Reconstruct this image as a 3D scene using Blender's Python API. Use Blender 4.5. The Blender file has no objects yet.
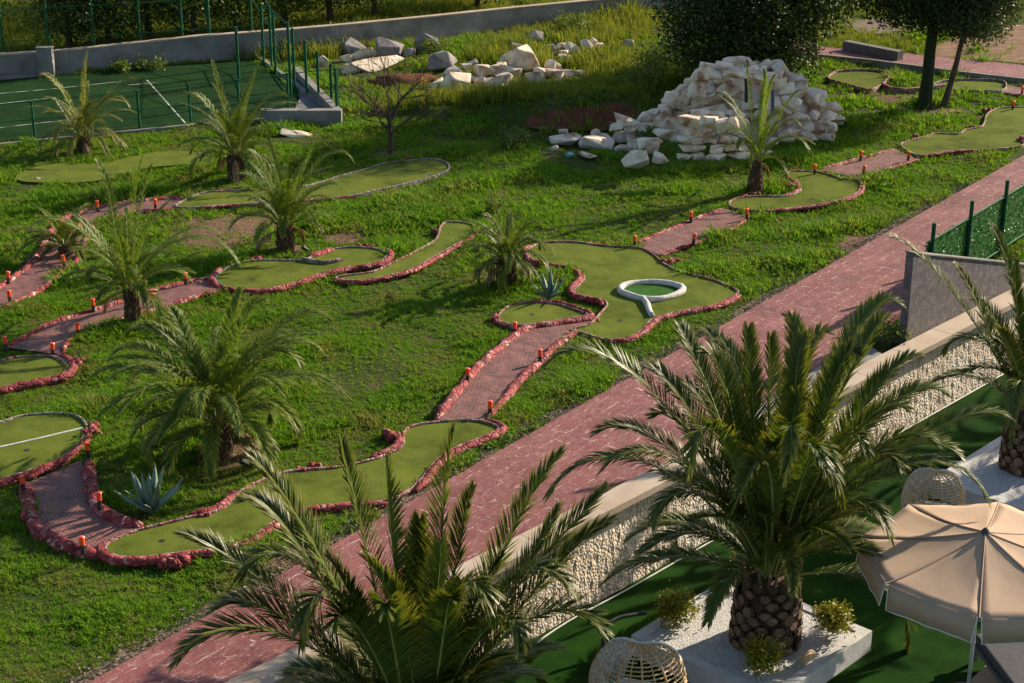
import bpy, bmesh, math, random
import numpy as np
from mathutils import Vector, Matrix
random.seed(7); rng = np.random.default_rng(7)
R = math.radians
S = bpy.context.scene
C = S.collection
# ---------------------------------------------------------------- camera, sky, sun, exposure
F = 1700.0; PITCH = math.atan(656/1700); H = 12.0
cam = bpy.data.objects.new('camera', bpy.data.cameras.new('camera')); C.objects.link(cam)
cam.location = (0, 0, H); cam.rotation_euler = (math.pi/2-PITCH, 0, 0)
cam.data.sensor_width = 36; cam.data.lens = F*36/1024; cam.data.clip_end = 3000; cam.data.clip_start = .1
S.camera = cam
SUN_EL = 24.0
SUN_DIR = Vector((0.81, 0.585, 0)).normalized()     # towards the sun, on the ground
w = bpy.data.worlds.new('World'); S.world = w; w.use_nodes = True
nt = w.node_tree; bg = nt.nodes['Background']; sky = nt.nodes.new('ShaderNodeTexSky')
sky.sky_type = 'NISHITA'; sky.sun_disc = False
sky.sun_elevation = R(SUN_EL); sky.sun_rotation = math.atan2(SUN_DIR.x, SUN_DIR.y)
nt.links.new(sky.outputs[0], bg.inputs[0]); bg.inputs[1].default_value = 0.085
sl = bpy.data.lights.new('sun', 'SUN'); sl.energy = 4.8; sl.angle = R(.6); sl.color = (1, .86, .68)
so = bpy.data.objects.new('sun', sl); C.objects.link(so)
so.rotation_euler = Vector((SUN_DIR.x*math.cos(R(SUN_EL)), SUN_DIR.y*math.cos(R(SUN_EL)), math.sin(R(SUN_EL)))).to_track_quat('Z', 'Y').to_euler()
S.view_settings.view_transform = 'Standard'; S.view_settings.look = 'None'
S.view_settings.exposure = 0.97; S.view_settings.gamma = 1
S.cycles.max_bounces = 6; S.cycles.transparent_max_bounces = 8

# ---------------------------------------------------------------- reading positions off the photograph
CP, SP = math.cos(PITCH), math.sin(PITCH)
def ray(x, y):
    dx = (x-512)/F; dy = (341.5-y)/F
    return Vector((dx, CP+dy*SP, -SP+dy*CP))
def at(x, y, z=0.0):
    d = ray(x, y); t = (z-H)/d.z
    return Vector((d.x*t, d.y*t, z))
def atY(x, y, Y):
    d = ray(x, y); t = Y/d.y
    return Vector((d.x*t, Y, H+d.z*t))
def hup(p, y):                       # height over point p that is seen on image row y
    return atY(512, y, p.y).z
def ppm(p):                          # pixels per metre at a point
    return F/(p.y*CP-(p.z-H)*SP)

# ---------------------------------------------------------------- materials
MATS = {}
def nodes(name):
    m = bpy.data.materials.new(name); m.use_nodes = True
    t = m.node_tree; b = t.nodes['Principled BSDF']; MATS[name] = m
    return m, t, b
def N(t, typ, **k):
    n = t.nodes.new(typ)
    for a, v in k.items():
        if a.startswith('i_'): n.inputs[a[2:].replace('_', ' ')].default_value = v
        else: setattr(n, a, v)
    return n
def ramp(t, src, stops):
    r = t.nodes.new('ShaderNodeValToRGB'); e = r.color_ramp.elements
    while len(e) < len(stops): e.new(.5)
    for i, (p, c) in enumerate(stops):
        e[i].position = p; e[i].color = (*c, 1) if len(c) == 3 else c
    t.links.new(src, r.inputs[0]); return r.outputs[0]
def coord(t, kind='pos'):
    if kind == 'pos': return t.nodes.new('ShaderNodeNewGeometry').outputs['Position']
    return t.nodes.new('ShaderNodeTexCoord').outputs['Object']
def noise(t, scale, detail=4, rough=.6, vec=None, kind='pos'):
    n = N(t, 'ShaderNodeTexNoise', i_Scale=scale, i_Detail=detail, i_Roughness=rough)
    t.links.new(vec if vec else coord(t, kind), n.inputs['Vector']); return n.outputs['Fac']
def mixc(t, fac, a, b, mode='MIX'):
    m = t.nodes.new('ShaderNodeMix'); m.data_type = 'RGBA'; m.blend_type = mode
    for s, v in ((0, fac), (6, a), (7, b)):
        if isinstance(v, (int, float)): m.inputs[s].default_value = v
        elif isinstance(v, tuple): m.inputs[s].default_value = (*v, 1)
        else: t.links.new(v, m.inputs[s])
    return m.outputs[2]
def bump(t, b, h, s, d=.03):
    n = N(t, 'ShaderNodeBump', i_Strength=s, i_Distance=d); t.links.new(h, n.inputs['Height']); t.links.new(n.outputs[0], b.inputs['Normal'])
def simple(name, stops, scale=6, rough=.8, bmp=.3, bs=None, spec=.3, kind='pos', detail=5, metal=0):
    m, t, b = nodes(name)
    n = noise(t, scale, detail, kind=kind)
    t.links.new(ramp(t, n, stops), b.inputs['Base Color'])
    b.inputs['Roughness'].default_value = rough; b.inputs['Specular IOR Level'].default_value = spec; b.inputs['Metallic'].default_value = metal
    if bmp: bump(t, b, noise(t, bs or scale*3, 6, kind=kind), bmp)
    return m
def leafmat(name, dark, light, tip=None, rough=.45, trans=.35, spec=.4, nscale=.6):
    """leaf: colour by stored per-leaf number and by place, part of the light passes through"""
    m, t, b = nodes(name)
    a = N(t, 'ShaderNodeAttribute', attribute_name='rnd')
    oi = t.nodes.new('ShaderNodeObjectInfo')
    n = noise(t, nscale, 3)
    ad = N(t, 'ShaderNodeMath', operation='ADD'); t.links.new(a.outputs['Fac'], ad.inputs[0]); t.links.new(n, ad.inputs[1])
    ad2 = N(t, 'ShaderNodeMath', operation='MULTIPLY_ADD'); t.links.new(oi.outputs['Random'], ad2.inputs[0]); ad2.inputs[1].default_value = .35; t.links.new(ad.outputs[0], ad2.inputs[2])
    mr = N(t, 'ShaderNodeMapRange'); mr.inputs[1].default_value = .35; mr.inputs[2].default_value = 1.6; t.links.new(ad2.outputs[0], mr.inputs[0])
    col = mixc(t, mr.outputs[0], dark, light)
    if name == 'grass':
        f = ramp(t, noise(t, .9, 6, .7), [(.51, (0, 0, 0)), (.66, (.75, .75, .75))]); col = mixc(t, f, col, tip)
    elif tip:
        ta = N(t, 'ShaderNodeAttribute', attribute_name='tip'); col = mixc(t, ta.outputs['Fac'], col, tip)
    t.links.new(col, b.inputs['Base Color'])
    b.inputs['Roughness'].default_value = rough; b.inputs['Specular IOR Level'].default_value = spec
    tr = t.nodes.new('ShaderNodeBsdfTranslucent'); tc = mixc(t, 1.0, col, (1.0, 1.0, .45), 'MULTIPLY'); t.links.new(tc, tr.inputs[0])
    mx = t.nodes.new('ShaderNodeMixShader'); mx.inputs[0].default_value = trans
    t.links.new(b.outputs[0], mx.inputs[1]); t.links.new(tr.outputs[0], mx.inputs[2])
    t.links.new(mx.outputs[0], t.nodes['Material Output'].inputs[0]); return m

# grassy earth
m, t, b = nodes('earth')
c1 = ramp(t, noise(t, 1.3, 8, .7), [(.3, (.05, .08, .015)), (.52, (.075, .10, .02)), (.66, (.15, .12, .05)), (.8, (.19, .13, .08))])
c2 = ramp(t, noise(t, 30, 4), [(.3, (.5, .5, .5)), (.7, (1, 1, 1))])
SOIL = (((225, 228), 1.7, 1.6), ((222, 452), .75, .6), ((290, 250), .55, .5), ((930, 110), 1.1, .9), ((865, 245), .7, 1.3), ((390, 153), .5, .5), ((345, 236), .5, .5), ((315, 560), .7, .6), ((880, 95), 1.6, 1.2))
dn = noise(t, 2.2, 8, .7); tot = None
for px_, rx_, ry_ in SOIL:                     # worn patches of bare earth
    q_ = at(*px_); vm = N(t, 'ShaderNodeVectorMath', operation='SUBTRACT'); t.links.new(coord(t), vm.inputs[0]); vm.inputs[1].default_value = (q_.x, q_.y, 0)
    vs_ = N(t, 'ShaderNodeVectorMath', operation='MULTIPLY'); t.links.new(vm.outputs[0], vs_.inputs[0]); vs_.inputs[1].default_value = (1/rx_, 1/ry_, 0)
    ln_ = N(t, 'ShaderNodeVectorMath', operation='LENGTH'); t.links.new(vs_.outputs[0], ln_.inputs[0])
    sb_ = N(t, 'ShaderNodeMath', operation='SUBTRACT'); t.links.new(ln_.outputs['Value'], sb_.inputs[0]); t.links.new(dn, sb_.inputs[1])
    if tot is None: tot = sb_.outputs[0]
    else:
        mn_ = N(t, 'ShaderNodeMath', operation='MINIMUM'); t.links.new(tot, mn_.inputs[0]); t.links.new(sb_.outputs[0], mn_.inputs[1]); tot = mn_.outputs[0]
msk_ = ramp(t, tot, [(.25, (1, 1, 1)), (.55, (0, 0, 0))])
c1 = mixc(t, msk_, c1, ramp(t, noise(t, 5, 7), [(.3, (.17, .10, .06)), (.6, (.26, .165, .10)), (.8, (.34, .24, .16))]))
t.links.new(mixc(t, 1.0, c1, c2, 'MULTIPLY'), b.inputs['Base Color']); b.inputs['Roughness'].default_value = 1; b.inputs['Specular IOR Level'].default_value = .1
bump(t, b, noise(t, 14, 8), 1.0, .08)
simple('bare_soil', [(.3, (.16, .09, .055)), (.55, (.24, .15, .09)), (.75, (.3, .2, .13))], 2.5, 1, 1, 12, .1)
simple('red_soil', [(.3, (.09, .035, .018)), (.7, (.17, .07, .035))], 3, 1, 1, 8, .1)
simple('leaf_litter', [(.3, (.09, .065, .045)), (.5, (.17, .13, .09)), (.65, (.30, .24, .18))], 14, 1, .8, 20, .1)
# putting turf
def turf(name, a, bb, s=2.0):
    m, t, b = nodes(name)
    c = ramp(t, noise(t, s, 6, .65), [(.3, a), (.7, bb)])
    g = ramp(t, noise(t, 90, 2), [(.3, (.72, .72, .72)), (.7, (1.1, 1.1, 1.1))])
    st_ = ramp(t, noise(t, .75, 9, .72), [(.36, (.62, .62, .6)), (.5, (1, 1, 1)), (.68, (1.18, 1.12, 1.05))])
    c = mixc(t, 1.0, c, st_, 'MULTIPLY')
    t.links.new(mixc(t, 1.0, c, g, 'MULTIPLY'), b.inputs['Base Color']); b.inputs['Roughness'].default_value = .95
    b.inputs['Specular IOR Level'].default_value = .04
    bump(t, b, noise(t, 160, 3), .5, .01); return m
turf('putting_turf', (.095, .13, .018), (.15, .178, .030))
turf('pond_turf', (.03, .10, .02), (.06, .16, .03), 8)
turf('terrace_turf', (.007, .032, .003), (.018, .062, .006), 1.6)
turf('court_turf', (.008, .032, .009), (.02, .055, .014), .8)
# pink stamped road
def stamped(name, a, bb, line, vs=5.5, lo=.545, bump_s=.25):
    m, t, b = nodes(name)
    base = ramp(t, noise(t, 1.1, 8, .7), [(.25, a), (.5, bb), (.75, tuple(min(1, v*1.25) for v in bb))])
    v = N(t, 'ShaderNodeTexVoronoi', feature='DISTANCE_TO_EDGE', i_Scale=vs); t.links.new(coord(t), v.inputs['Vector'])
    e = ramp(t, v.outputs['Distance'], [(0, (1, 1, 1)), (.022, (0, 0, 0))])
    msk = ramp(t, noise(t, 2.2, 7, .75), [(lo, (0, 0, 0)), (lo+.06, (1, 1, 1))])
    f = mixc(t, 1.0, e, msk, 'MULTIPLY')
    mp = N(t, 'ShaderNodeMapping'); mp.inputs['Rotation'].default_value = (0, 0, -math.atan(1.355)); mp.inputs['Scale'].default_value = (1, 1, 1); t.links.new(coord(t), mp.inputs[0])
    mq = N(t, 'ShaderNodeMapping'); mq.inputs['Scale'].default_value = (1.0, 3.2, 1); t.links.new(mp.outputs[0], mq.inputs[0])
    spk = ramp(t, noise(t, 7, 10, .82, vec=mq.outputs[0]), [(.5, (0, 0, 0)), (.72, (.8, .8, .8))])
    base = mixc(t, spk, base, tuple(.55*v+.08 for v in line))
    bt = N(t, 'ShaderNodeTexBrick', i_Scale=1.0); bt.inputs['Mortar Size'].default_value = .012; bt.inputs['Brick Width'].default_value = .62; bt.inputs['Row Height'].default_value = .28
    dv = noise(t, 3, 4); wv = N(t, 'ShaderNodeVectorMath', operation='ADD'); t.links.new(mp.outputs[0], wv.inputs[0])
    sc_ = N(t, 'ShaderNodeMath', operation='MULTIPLY'); t.links.new(dv, sc_.inputs[0]); sc_.inputs[1].default_value = .12; t.links.new(sc_.outputs[0], wv.inputs[1]); t.links.new(wv.outputs[0], bt.inputs[0])
    f2 = mixc(t, 1.0, bt.outputs['Fac'], ramp(t, noise(t, 5, 8, .8), [(.5, (0, 0, 0)), (.58, (.85, .85, .85))]), 'MULTIPLY')
    dirt_ = ramp(t, noise(t, .6, 9, .75), [(.35, (.68, .66, .66)), (.5, (1, 1, 1)), (.65, (1.12, 1.15, 1.15))])
    base = mixc(t, 1.0, mixc(t, f2, base, line), dirt_, 'MULTIPLY')
    t.links.new(mixc(t, f, base, line), b.inputs['Base Color'])
    b.inputs['Roughness'].default_value = .7; b.inputs['Specular IOR Level'].default_value = .3
    h = mixc(t, .5, ramp(t, v.outputs['Distance'], [(0, (0, 0, 0)), (.06, (1, 1, 1))]), noise(t, 25, 6)); bump(t, b, h, bump_s, .02); return m
stamped('pink_paving', (.135, .034, .032), (.20, .062, .055), (.55, .40, .34))
# brick paving of the ramps
m, t, b = nodes('brick_paving')
br = N(t, 'ShaderNodeTexBrick', i_Scale=4.5, offset=.5); br.inputs['Mortar Size'].default_value = .03; br.inputs['Mortar Smooth'].default_value = .3
br.inputs['Color1'].default_value = (.22, .075, .06, 1); br.inputs['Color2'].default_value = (.12, .04, .035, 1); br.inputs['Mortar'].default_value = (.27, .16, .13, 1)
mp = N(t, 'ShaderNodeMapping'); mp.inputs['Rotation'].default_value = (0, 0, R(52)); t.links.new(coord(t), mp.inputs[0]); t.links.new(mp.outputs[0], br.inputs[0])
dirt = ramp(t, noise(t, 3.5, 7, .7), [(.35, (.55, .5, .48)), (.6, (1.1, 1.05, 1)), (.75, (1.5, 1.5, 1.45))])
t.links.new(mixc(t, 1.0, br.outputs[0], dirt, 'MULTIPLY'), b.inputs['Base Color']); b.inputs['Roughness'].default_value = .65
bump(t, b, noise(t, 18, 6), .6, .02)
# red painted rock edging, worn
def worn(name, a, bb, chip, lo=.6, sc=9):
    m, t, b = nodes(name)
    c = ramp(t, noise(t, 5, 6), [(.3, a), (.7, bb)])
    f = ramp(t, noise(t, sc, 8, .75), [(lo, (0, 0, 0)), (lo+.05, (1, 1, 1))])
    v = N(t, 'ShaderNodeTexVoronoi', feature='DISTANCE_TO_EDGE', i_Scale=6.0, i_Randomness=1.0); t.links.new(coord(t), v.inputs['Vector'])
    jn = ramp(t, v.outputs[0], [(0, (.35, .3, .3)), (.05, (1, 1, 1))]); dg = ramp(t, noise(t, 2.5, 8, .7), [(.35, (.55, .5, .5)), (.55, (1, 1, 1))])
    cc_ = mixc(t, 1.0, mixc(t, 1.0, mixc(t, f, c, chip), jn, 'MULTIPLY'), dg, 'MULTIPLY')
    t.links.new(cc_, b.inputs['Base Color']); b.inputs['Roughness'].default_value = .7; b.inputs['Specular IOR Level'].default_value = .2
    h = mixc(t, .5, ramp(t, v.outputs[0], [(0, (0, 0, 0)), (.12, (1, 1, 1))]), noise(t, 25, 5)); bump(t, b, h, .9, .04); return m
worn('red_rock', (.20, .024, .026), (.37, .07, .07), (.60, .38, .34), .565)
worn('pale_rim', (.30, .19, .16), (.46, .34, .29), (.30, .05, .05), .5)
worn('grey_rim', (.22, .19, .165), (.36, .31, .27), (.22, .08, .07), .62)
worn('red_kerb', (.21, .026, .028), (.38, .075, .074), (.64, .44, .39), .55, 7)
simple('white_rim', [(.3, (.40, .38, .35)), (.7, (.62, .60, .56))], 7, .7, .6, 20)
simple('white_stone', [(.3, (.24, .13, .07)), (.41, (.52, .37, .25)), (.52, (.72, .60, .45)), (.75, (.82, .75, .63))], 2.2, .9, 1.0, 5, kind='pos')
simple('grey_stone', [(.3, (.14, .12, .11)), (.7, (.34, .3, .28))], 3, .9, .9, 9)
simple('concrete', [(.3, (.12, .115, .10)), (.5, (.21, .20, .18)), (.75, (.31, .29, .26))], 1.0, .9, .4, 12)
simple('dark_concrete', [(.3, (.10, .10, .10)), (.7, (.17, .165, .16))], 5, .9, .6, 20)
simple('stucco', [(.3, (.09, .08, .085)), (.5, (.14, .125, .125)), (.72, (.22, .19, .18))], 7, .95, .8, 40)
simple('cap_stone', [(.3, (.36, .27, .19)), (.6, (.46, .37, .28)), (.8, (.55, .46, .37))], 1.5, .75, .2, 30)
m, t, b = nodes('pebble_face')
v = N(t, 'ShaderNodeTexVoronoi', i_Scale=22.0, feature='F1'); t.links.new(coord(t), v.inputs['Vector'])
t.links.new(mixc(t, 1.0, ramp(t, noise(t, 1.0, 9, .75), [(.36, (.40, .32, .23)), (.42, (.60, .50, .38)), (.6, (.74, .65, .52)), (.8, (.82, .75, .63))]),
                ramp(t, v.outputs['Distance'], [(.25, (1, 1, 1)), (.75, (.62, .58, .54))]), 'MULTIPLY'), b.inputs['Base Color'])
b.inputs['Roughness'].default_value = .85
iv = N(t, 'ShaderNodeMath', operation='SUBTRACT'); iv.inputs[0].default_value = 1; t.links.new(v.outputs['Distance'], iv.inputs[1]); bump(t, b, iv.outputs[0], .7, .03)
m, t, b = nodes('white_gravel')
v = N(t, 'ShaderNodeTexVoronoi', i_Scale=45.0); t.links.new(coord(t), v.inputs['Vector'])
t.links.new(ramp(t, v.outputs['Color'], [(.1, (.34, .33, .31)), (.9, (.62, .61, .58))]), b.inputs['Base Color']); b.inputs['Roughness'].default_value = .8
bump(t, b, v.outputs['Distance'], .5, .02)
simple('white_paint', [(.3, (.46, .45, .42)), (.7, (.6, .58, .55))], 5, .6, .2)
simple('worn_line', [(.42, (.08, .12, .08)), (.52, (.42, .45, .40)), (.7, (.6, .6, .56))], 4, .8, .2)
simple('green_paint', [(.3, (.006, .06, .026)), (.7, (.012, .10, .04))], 3, .7, .1, spec=.15)
simple('black_plastic', [(.3, (.012, .012, .012)), (.7, (.03, .028, .026))], 8, .5, .1, spec=.5)
simple('blue_grey_metal', [(.3, (.05, .08, .12)), (.7, (.09, .13, .18))], 8, .5, .1, spec=.5)
m, t, b = nodes('orange_lens'); b.inputs['Base Color'].default_value = (.85, .09, .02, 1); b.inputs['Roughness'].default_value = .35
b.inputs['Subsurface Weight'].default_value = .3; b.inputs['Subsurface Radius'].default_value = (.05, .02, .01)
simple('canvas', [(.3, (.38, .265, .175)), (.7, (.44, .31, .21))], 2, .85, .15, 60)
simple('piping', [(.3, (.68, .62, .54)), (.7, (.76, .7, .62))], 4, .8, 0)
simple('rattan', [(.3, (.42, .25, .10)), (.7, (.62, .42, .2))], 12, .55, .3)
simple('pale_rope', [(.3, (.5, .46, .4)), (.7, (.68, .64, .57))], 12, .8, .3)
simple('cushion', [(.3, (.5, .46, .42)), (.7, (.6, .56, .5))], 5, .95, .2)
simple('grey_fabric', [(.3, (.06, .06, .068)), (.7, (.09, .09, .1))], 12, .9, .2)
simple('bark', [(.3, (.05, .035, .022)), (.7, (.12, .085, .055))], 5, .95, 1, 18)
simple('palm_fibre', [(.3, (.05, .028, .016)), (.7, (.13, .08, .045))], 8, .95, 1, 30)
simple('palm_scar', [(.3, (.10, .06, .035)), (.55, (.19, .12, .075)), (.75, (.30, .21, .14))], 7, .85, .7, 22)
simple('dark_wood', [(.3, (.03, .02, .015)), (.7, (.06, .045, .03))], 8, .8, .4)
simple('log_wood', [(.3, (.4, .25, .12)), (.7, (.55, .4, .24))], 8, .8, .4)
simple('agave_leaf', [(.3, (.09, .15, .11)), (.7, (.16, .24, .18))], 5, .5, .2)
simple('rachis', [(.3, (.17, .19, .04)), (.7, (.3, .3, .09))], 4, .5, .1)
leafmat('palm_leaf', (.040, .088, .010), (.125, .185, .022), (.34, .27, .03), .5, .34, .3)
leafmat('palm_leaf_dark', (.028, .068, .010), (.10, .155, .022), (.30, .24, .03), .45, .32, .4)
leafmat('palm_leaf_dead', (.13, .085, .04), (.30, .21, .11), (.34, .25, .14), .7, .2, .1)
leafmat('palm_leaf_light', (.045, .10, .010), (.155, .235, .022), (.34, .31, .06), .5, .4, .3)
leafmat('palm_leaf_tan', (.075, .11, .016), (.21, .23, .04), (.44, .36, .12), .55, .38, .3)
leafmat('grass', (.042, .15, .008), (.22, .37, .028), (.27, .22, .08), .7, .5, .1, .45)
leafmat('tall_grass', (.09, .15, .012), (.28, .28, .05), None, .7, .45, .1, .3)
leafmat('dark_leaf', (.010, .024, .006), (.038, .066, .014), None, .5, .3, .25)
leafmat('mid_leaf', (.035, .075, .012), (.16, .21, .035), None, .5, .35, .25)
leafmat('grey_leaf', (.03, .055, .02), (.10, .135, .05), None, .5, .3, .35)
leafmat('hedge_leaf', (.012, .075, .015), (.045, .17, .04), None, .45, .3, .5)
leafmat('yellow_leaf', (.025, .055, .008), (.36, .32, .02), None, .5, .3, .35, 6)

# ---------------------------------------------------------------- object helpers
def tag(o, label=None, cat=None, group=None, kind=None):
    if label: o['label'] = label
    if cat: o['category'] = cat
    if group: o['group'] = group
    if kind: o['kind'] = kind
    return o
def empty(name, loc, label, cat, group=None, rz=0):
    o = bpy.data.objects.new(name, None); C.objects.link(o); o.location = loc; o.rotation_euler = (0, 0, rz); o.empty_display_size = .2
    return tag(o, label, cat, group)
def adopt(o, par):
    if par is not None:
        o.parent = par; m = Matrix.LocRotScale(par.location, par.rotation_euler, par.scale); o.matrix_parent_inverse = m.inverted()
    return o
def mkobj(name, verts, faces, mats, par=None, fm=None, attrs=None, smooth=False, local=False):
    """mesh object in world coordinates, parented keeping its place"""
    me = bpy.data.meshes.new(name); me.from_pydata([tuple(v) for v in verts], [], faces); 
    for mm in (mats if isinstance(mats, (list, tuple)) else [mats]): me.materials.append(MATS[mm])
    if fm is not None: me.polygons.foreach_set('material_index', fm)
    if smooth: me.polygons.foreach_set('use_smooth', [True]*len(me.polygons))
    if attrs:
        for k, v in attrs.items():
            a = me.attributes.new(k, 'FLOAT', 'POINT'); a.data.foreach_set('value', np.asarray(v, dtype=np.float32))
    me.update(); o = bpy.data.objects.new(name, me); C.objects.link(o)
    if par is not None:
        if local: o.parent = par
        else: adopt(o, par)
    return o
class MB:
    def __init__(s): s.v = []; s.f = []; s.m = []; s.a = {'rnd': [], 'tip': []}; s.useattr = False
    def add(s, vs, fs, mi=0, rnd=None, tip=None):
        k = len(s.v); s.v += [tuple(v) for v in vs]; s.f += [tuple(i+k for i in f) for f in fs]; s.m += [mi]*len(fs)
        s.a['rnd'] += [rnd or 0]*len(vs); s.a['tip'] += list(tip) if tip is not None else [0]*len(vs)
        if rnd is not None: s.useattr = True
    def box(s, c, size, rz=0, mi=0, tilt=None):
        c = Vector(c); M = Matrix.Rotation(rz, 3, 'Z')
        if tilt: M = M @ tilt
        vs = [c+M @ Vector((sx*size[0]/2, sy*size[1]/2, sz*size[2]/2)) for sx in (-1, 1) for sy in (-1, 1) for sz in (-1, 1)]
        s.add(vs, [(0, 1, 3, 2), (4, 6, 7, 5), (0, 4, 5, 1), (2, 3, 7, 6), (0, 2, 6, 4), (1, 5, 7, 3)], mi)
    def prism(s, pts, z0, z1, mi=0):
        n = len(pts); vs = [(p[0], p[1], z0 if not hasattr(z0, '__len__') else z0[i]) for i, p in enumerate(pts)]+[(p[0], p[1], z1 if not hasattr(z1, '__len__') else z1[i]) for i, p in enumerate(pts)]
        s.add(vs, [tuple(range(n))[::-1], tuple(range(n, 2*n))]+[(i, (i+1) % n, n+(i+1) % n, n+i) for i in range(n)], mi)
    def tube(s, pts, rad, n=8, mi=0, cap=True, closed=False, rnd=None):
        pts = [Vector(p) for p in pts]; m = len(pts)
        if not hasattr(rad, '__len__'): rad = [rad]*m
        vs = []; prev = None
        for i, p in enumerate(pts):
            a = pts[(i-1) % m if closed else max(0, i-1)]; b_ = pts[(i+1) % m if closed else min(m-1, i+1)]
            T = (b_-a).normalized()
            if prev is None:
                U = Vector((0, 0, 1)) if abs(T.z) < .9 else Vector((1, 0, 0)); U = (U-T*U.dot(T)).normalized()
            else:
                U = (prev-T*prev.dot(T)).normalized()
            prev = U; V = T.cross(U)
            for k in range(n):
                q = 2*math.pi*k/n; vs.append(p+(U*math.cos(q)+V*math.sin(q))*rad[i])
        fs = []
        for i in range(m if closed else m-1):
            j = (i+1) % m
            for k in range(n): fs.append((i*n+k, i*n+(k+1) % n, j*n+(k+1) % n, j*n+k))
        if cap and not closed: fs += [tuple(range(n))[::-1], tuple(range((m-1)*n, m*n))]
        s.add(vs, fs, mi, rnd)
    def build(s, name, mats, par=None, smooth=False, local=False):
        return mkobj(name, s.v, s.f, mats, par, s.m, s.a if s.useattr else None, smooth, local)
def catmull(pts, closed=True, step=.12):
    P = [Vector(p) for p in pts]; n = len(P); out = []
    for i in range(n if closed else n-1):
        p0 = P[(i-1) % n] if closed else P[max(i-1, 0)]; p1 = P[i]; p2 = P[(i+1) % n]; p3 = P[(i+2) % n] if closed else P[min(i+2, n-1)]
        k = max(2, int((p2-p1).length/step))
        for j in range(k):
            q = j/k; out.append(.5*((2*p1)+(p2-p0)*q+(2*p0-5*p1+4*p2-p3)*q*q+(3*p1-p0-3*p2+p3)*q**3))
    if not closed: out.append(P[-1])
    return out
def h1(x, s=0.0):                 # cheap smooth 1-d wobble
    return math.sin(x*1.7+s)*.5+math.sin(x*3.9+s*2.3)*.3+math.sin(x*9.1+s*1.3)*.2
def rock_mesh(mb, c, size, rz=0, seed=0, mi=0, rough=.27, tilt=0):
    """angular broken stone: convex hull of jittered points, bevelled"""
    r = random.Random(seed); bm = bmesh.new()
    for sx in (-1, 1):
        for sy in (-1, 1):
            for sz in (-1, 1):
                bm.verts.new((sx*(.5-r.random()*rough*1.6), sy*(.5-r.random()*rough*1.6), sz*(.5-r.random()*rough*1.3)))
    for _ in range(6):
        d = Vector((r.gauss(0, 1), r.gauss(0, 1), r.gauss(0, 1))).normalized()*(.56); bm.verts.new(d)
    res = bmesh.ops.convex_hull(bm, input=bm.verts)
    bmesh.ops.delete(bm, geom=[g for g in res['geom_interior'] if isinstance(g, bmesh.types.BMVert)], context='VERTS')
    bmesh.ops.bevel(bm, geom=list(bm.edges), offset=.028, segments=1, affect='EDGES', profile=.5)
    M = Matrix.Translation(c) @ Matrix.Rotation(rz, 4, 'Z') @ Matrix.Rotation(tilt, 4, 'X') @ Matrix.Rotation(tilt*.6, 4, 'Y') @ Matrix.Diagonal((*size, 1))
    bm.verts.ensure_lookup_table(); bm.verts.index_update()
    vs = [M @ (v.co+Vector((h1(v.co.x*5+seed, v.co.y*3), h1(v.co.y*5+seed, v.co.z*3), h1(v.co.z*5+seed, v.co.x*3)))*.018) for v in bm.verts]
    mb.add(vs, [tuple(v.index for v in f.verts) for f in bm.faces], mi); bm.free()
def blob(mb, c, size, seed=0, mi=0):
    """rounded lumpy painted stone"""
    bm = bmesh.new(); bmesh.ops.create_icosphere(bm, subdivisions=2, radius=.5)
    vs = []
    for v in bm.verts:
        k = 1+.22*h1(v.co.x*7+seed, v.co.y*6+seed)+.15*h1(v.co.z*9, seed+v.co.x*5)
        vs.append(Vector(c)+Vector((v.co.x*size[0]*k, v.co.y*size[1]*k, v.co.z*size[2]*k)))
    bm.verts.index_update(); mb.add(vs, [tuple(v.index for v in f.verts) for f in bm.faces], mi); bm.free()
def leaf_cloud(mb, pts, size, aspect=.5, mi=0, up=.3):
    """one small folded leaf face at every point"""
    n = len(pts); pts = np.asarray(pts)
    for p in pts:
        d = Vector(rng.normal(size=3)); d.z = d.z*.7+up; d.normalize()
        s = Vector(rng.normal(size=3)).cross(d)
        if s.length < 1e-3: continue
        s.normalize(); L = size*(.6+.8*rng.random()); q = Vector(p); W = s*L*aspect*.5
        mb.add([q-d*L*.5, q+W, q+d*L*.5, q-W], [(0, 1, 2, 3)], mi, float(rng.random()))
    mb.useattr = True

# ---------------------------------------------------------------- lines of the wall and road
ROAD_A = Vector((2.5, 29.56, 0)); ROAD_D = Vector((1, 1.355, 0)).normalized(); ROAD_N = Vector((ROAD_D.y, -ROAD_D.x, 0))
W_A = Vector((2.53, 25.32, 0)); W_D = Vector((1, 1.067, 0)).normalized(); W_N = Vector((W_D.y, -W_D.x, 0))   # W_N points to the terrace
TZ = -1.45
def wl(s, off=0, z=0): p = W_A+W_D*s+W_N*off; return Vector((p.x, p.y, z))
def rl(s, off=0, z=0): p = ROAD_A+ROAD_D*s+ROAD_N*off; return Vector((p.x, p.y, z))

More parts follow.
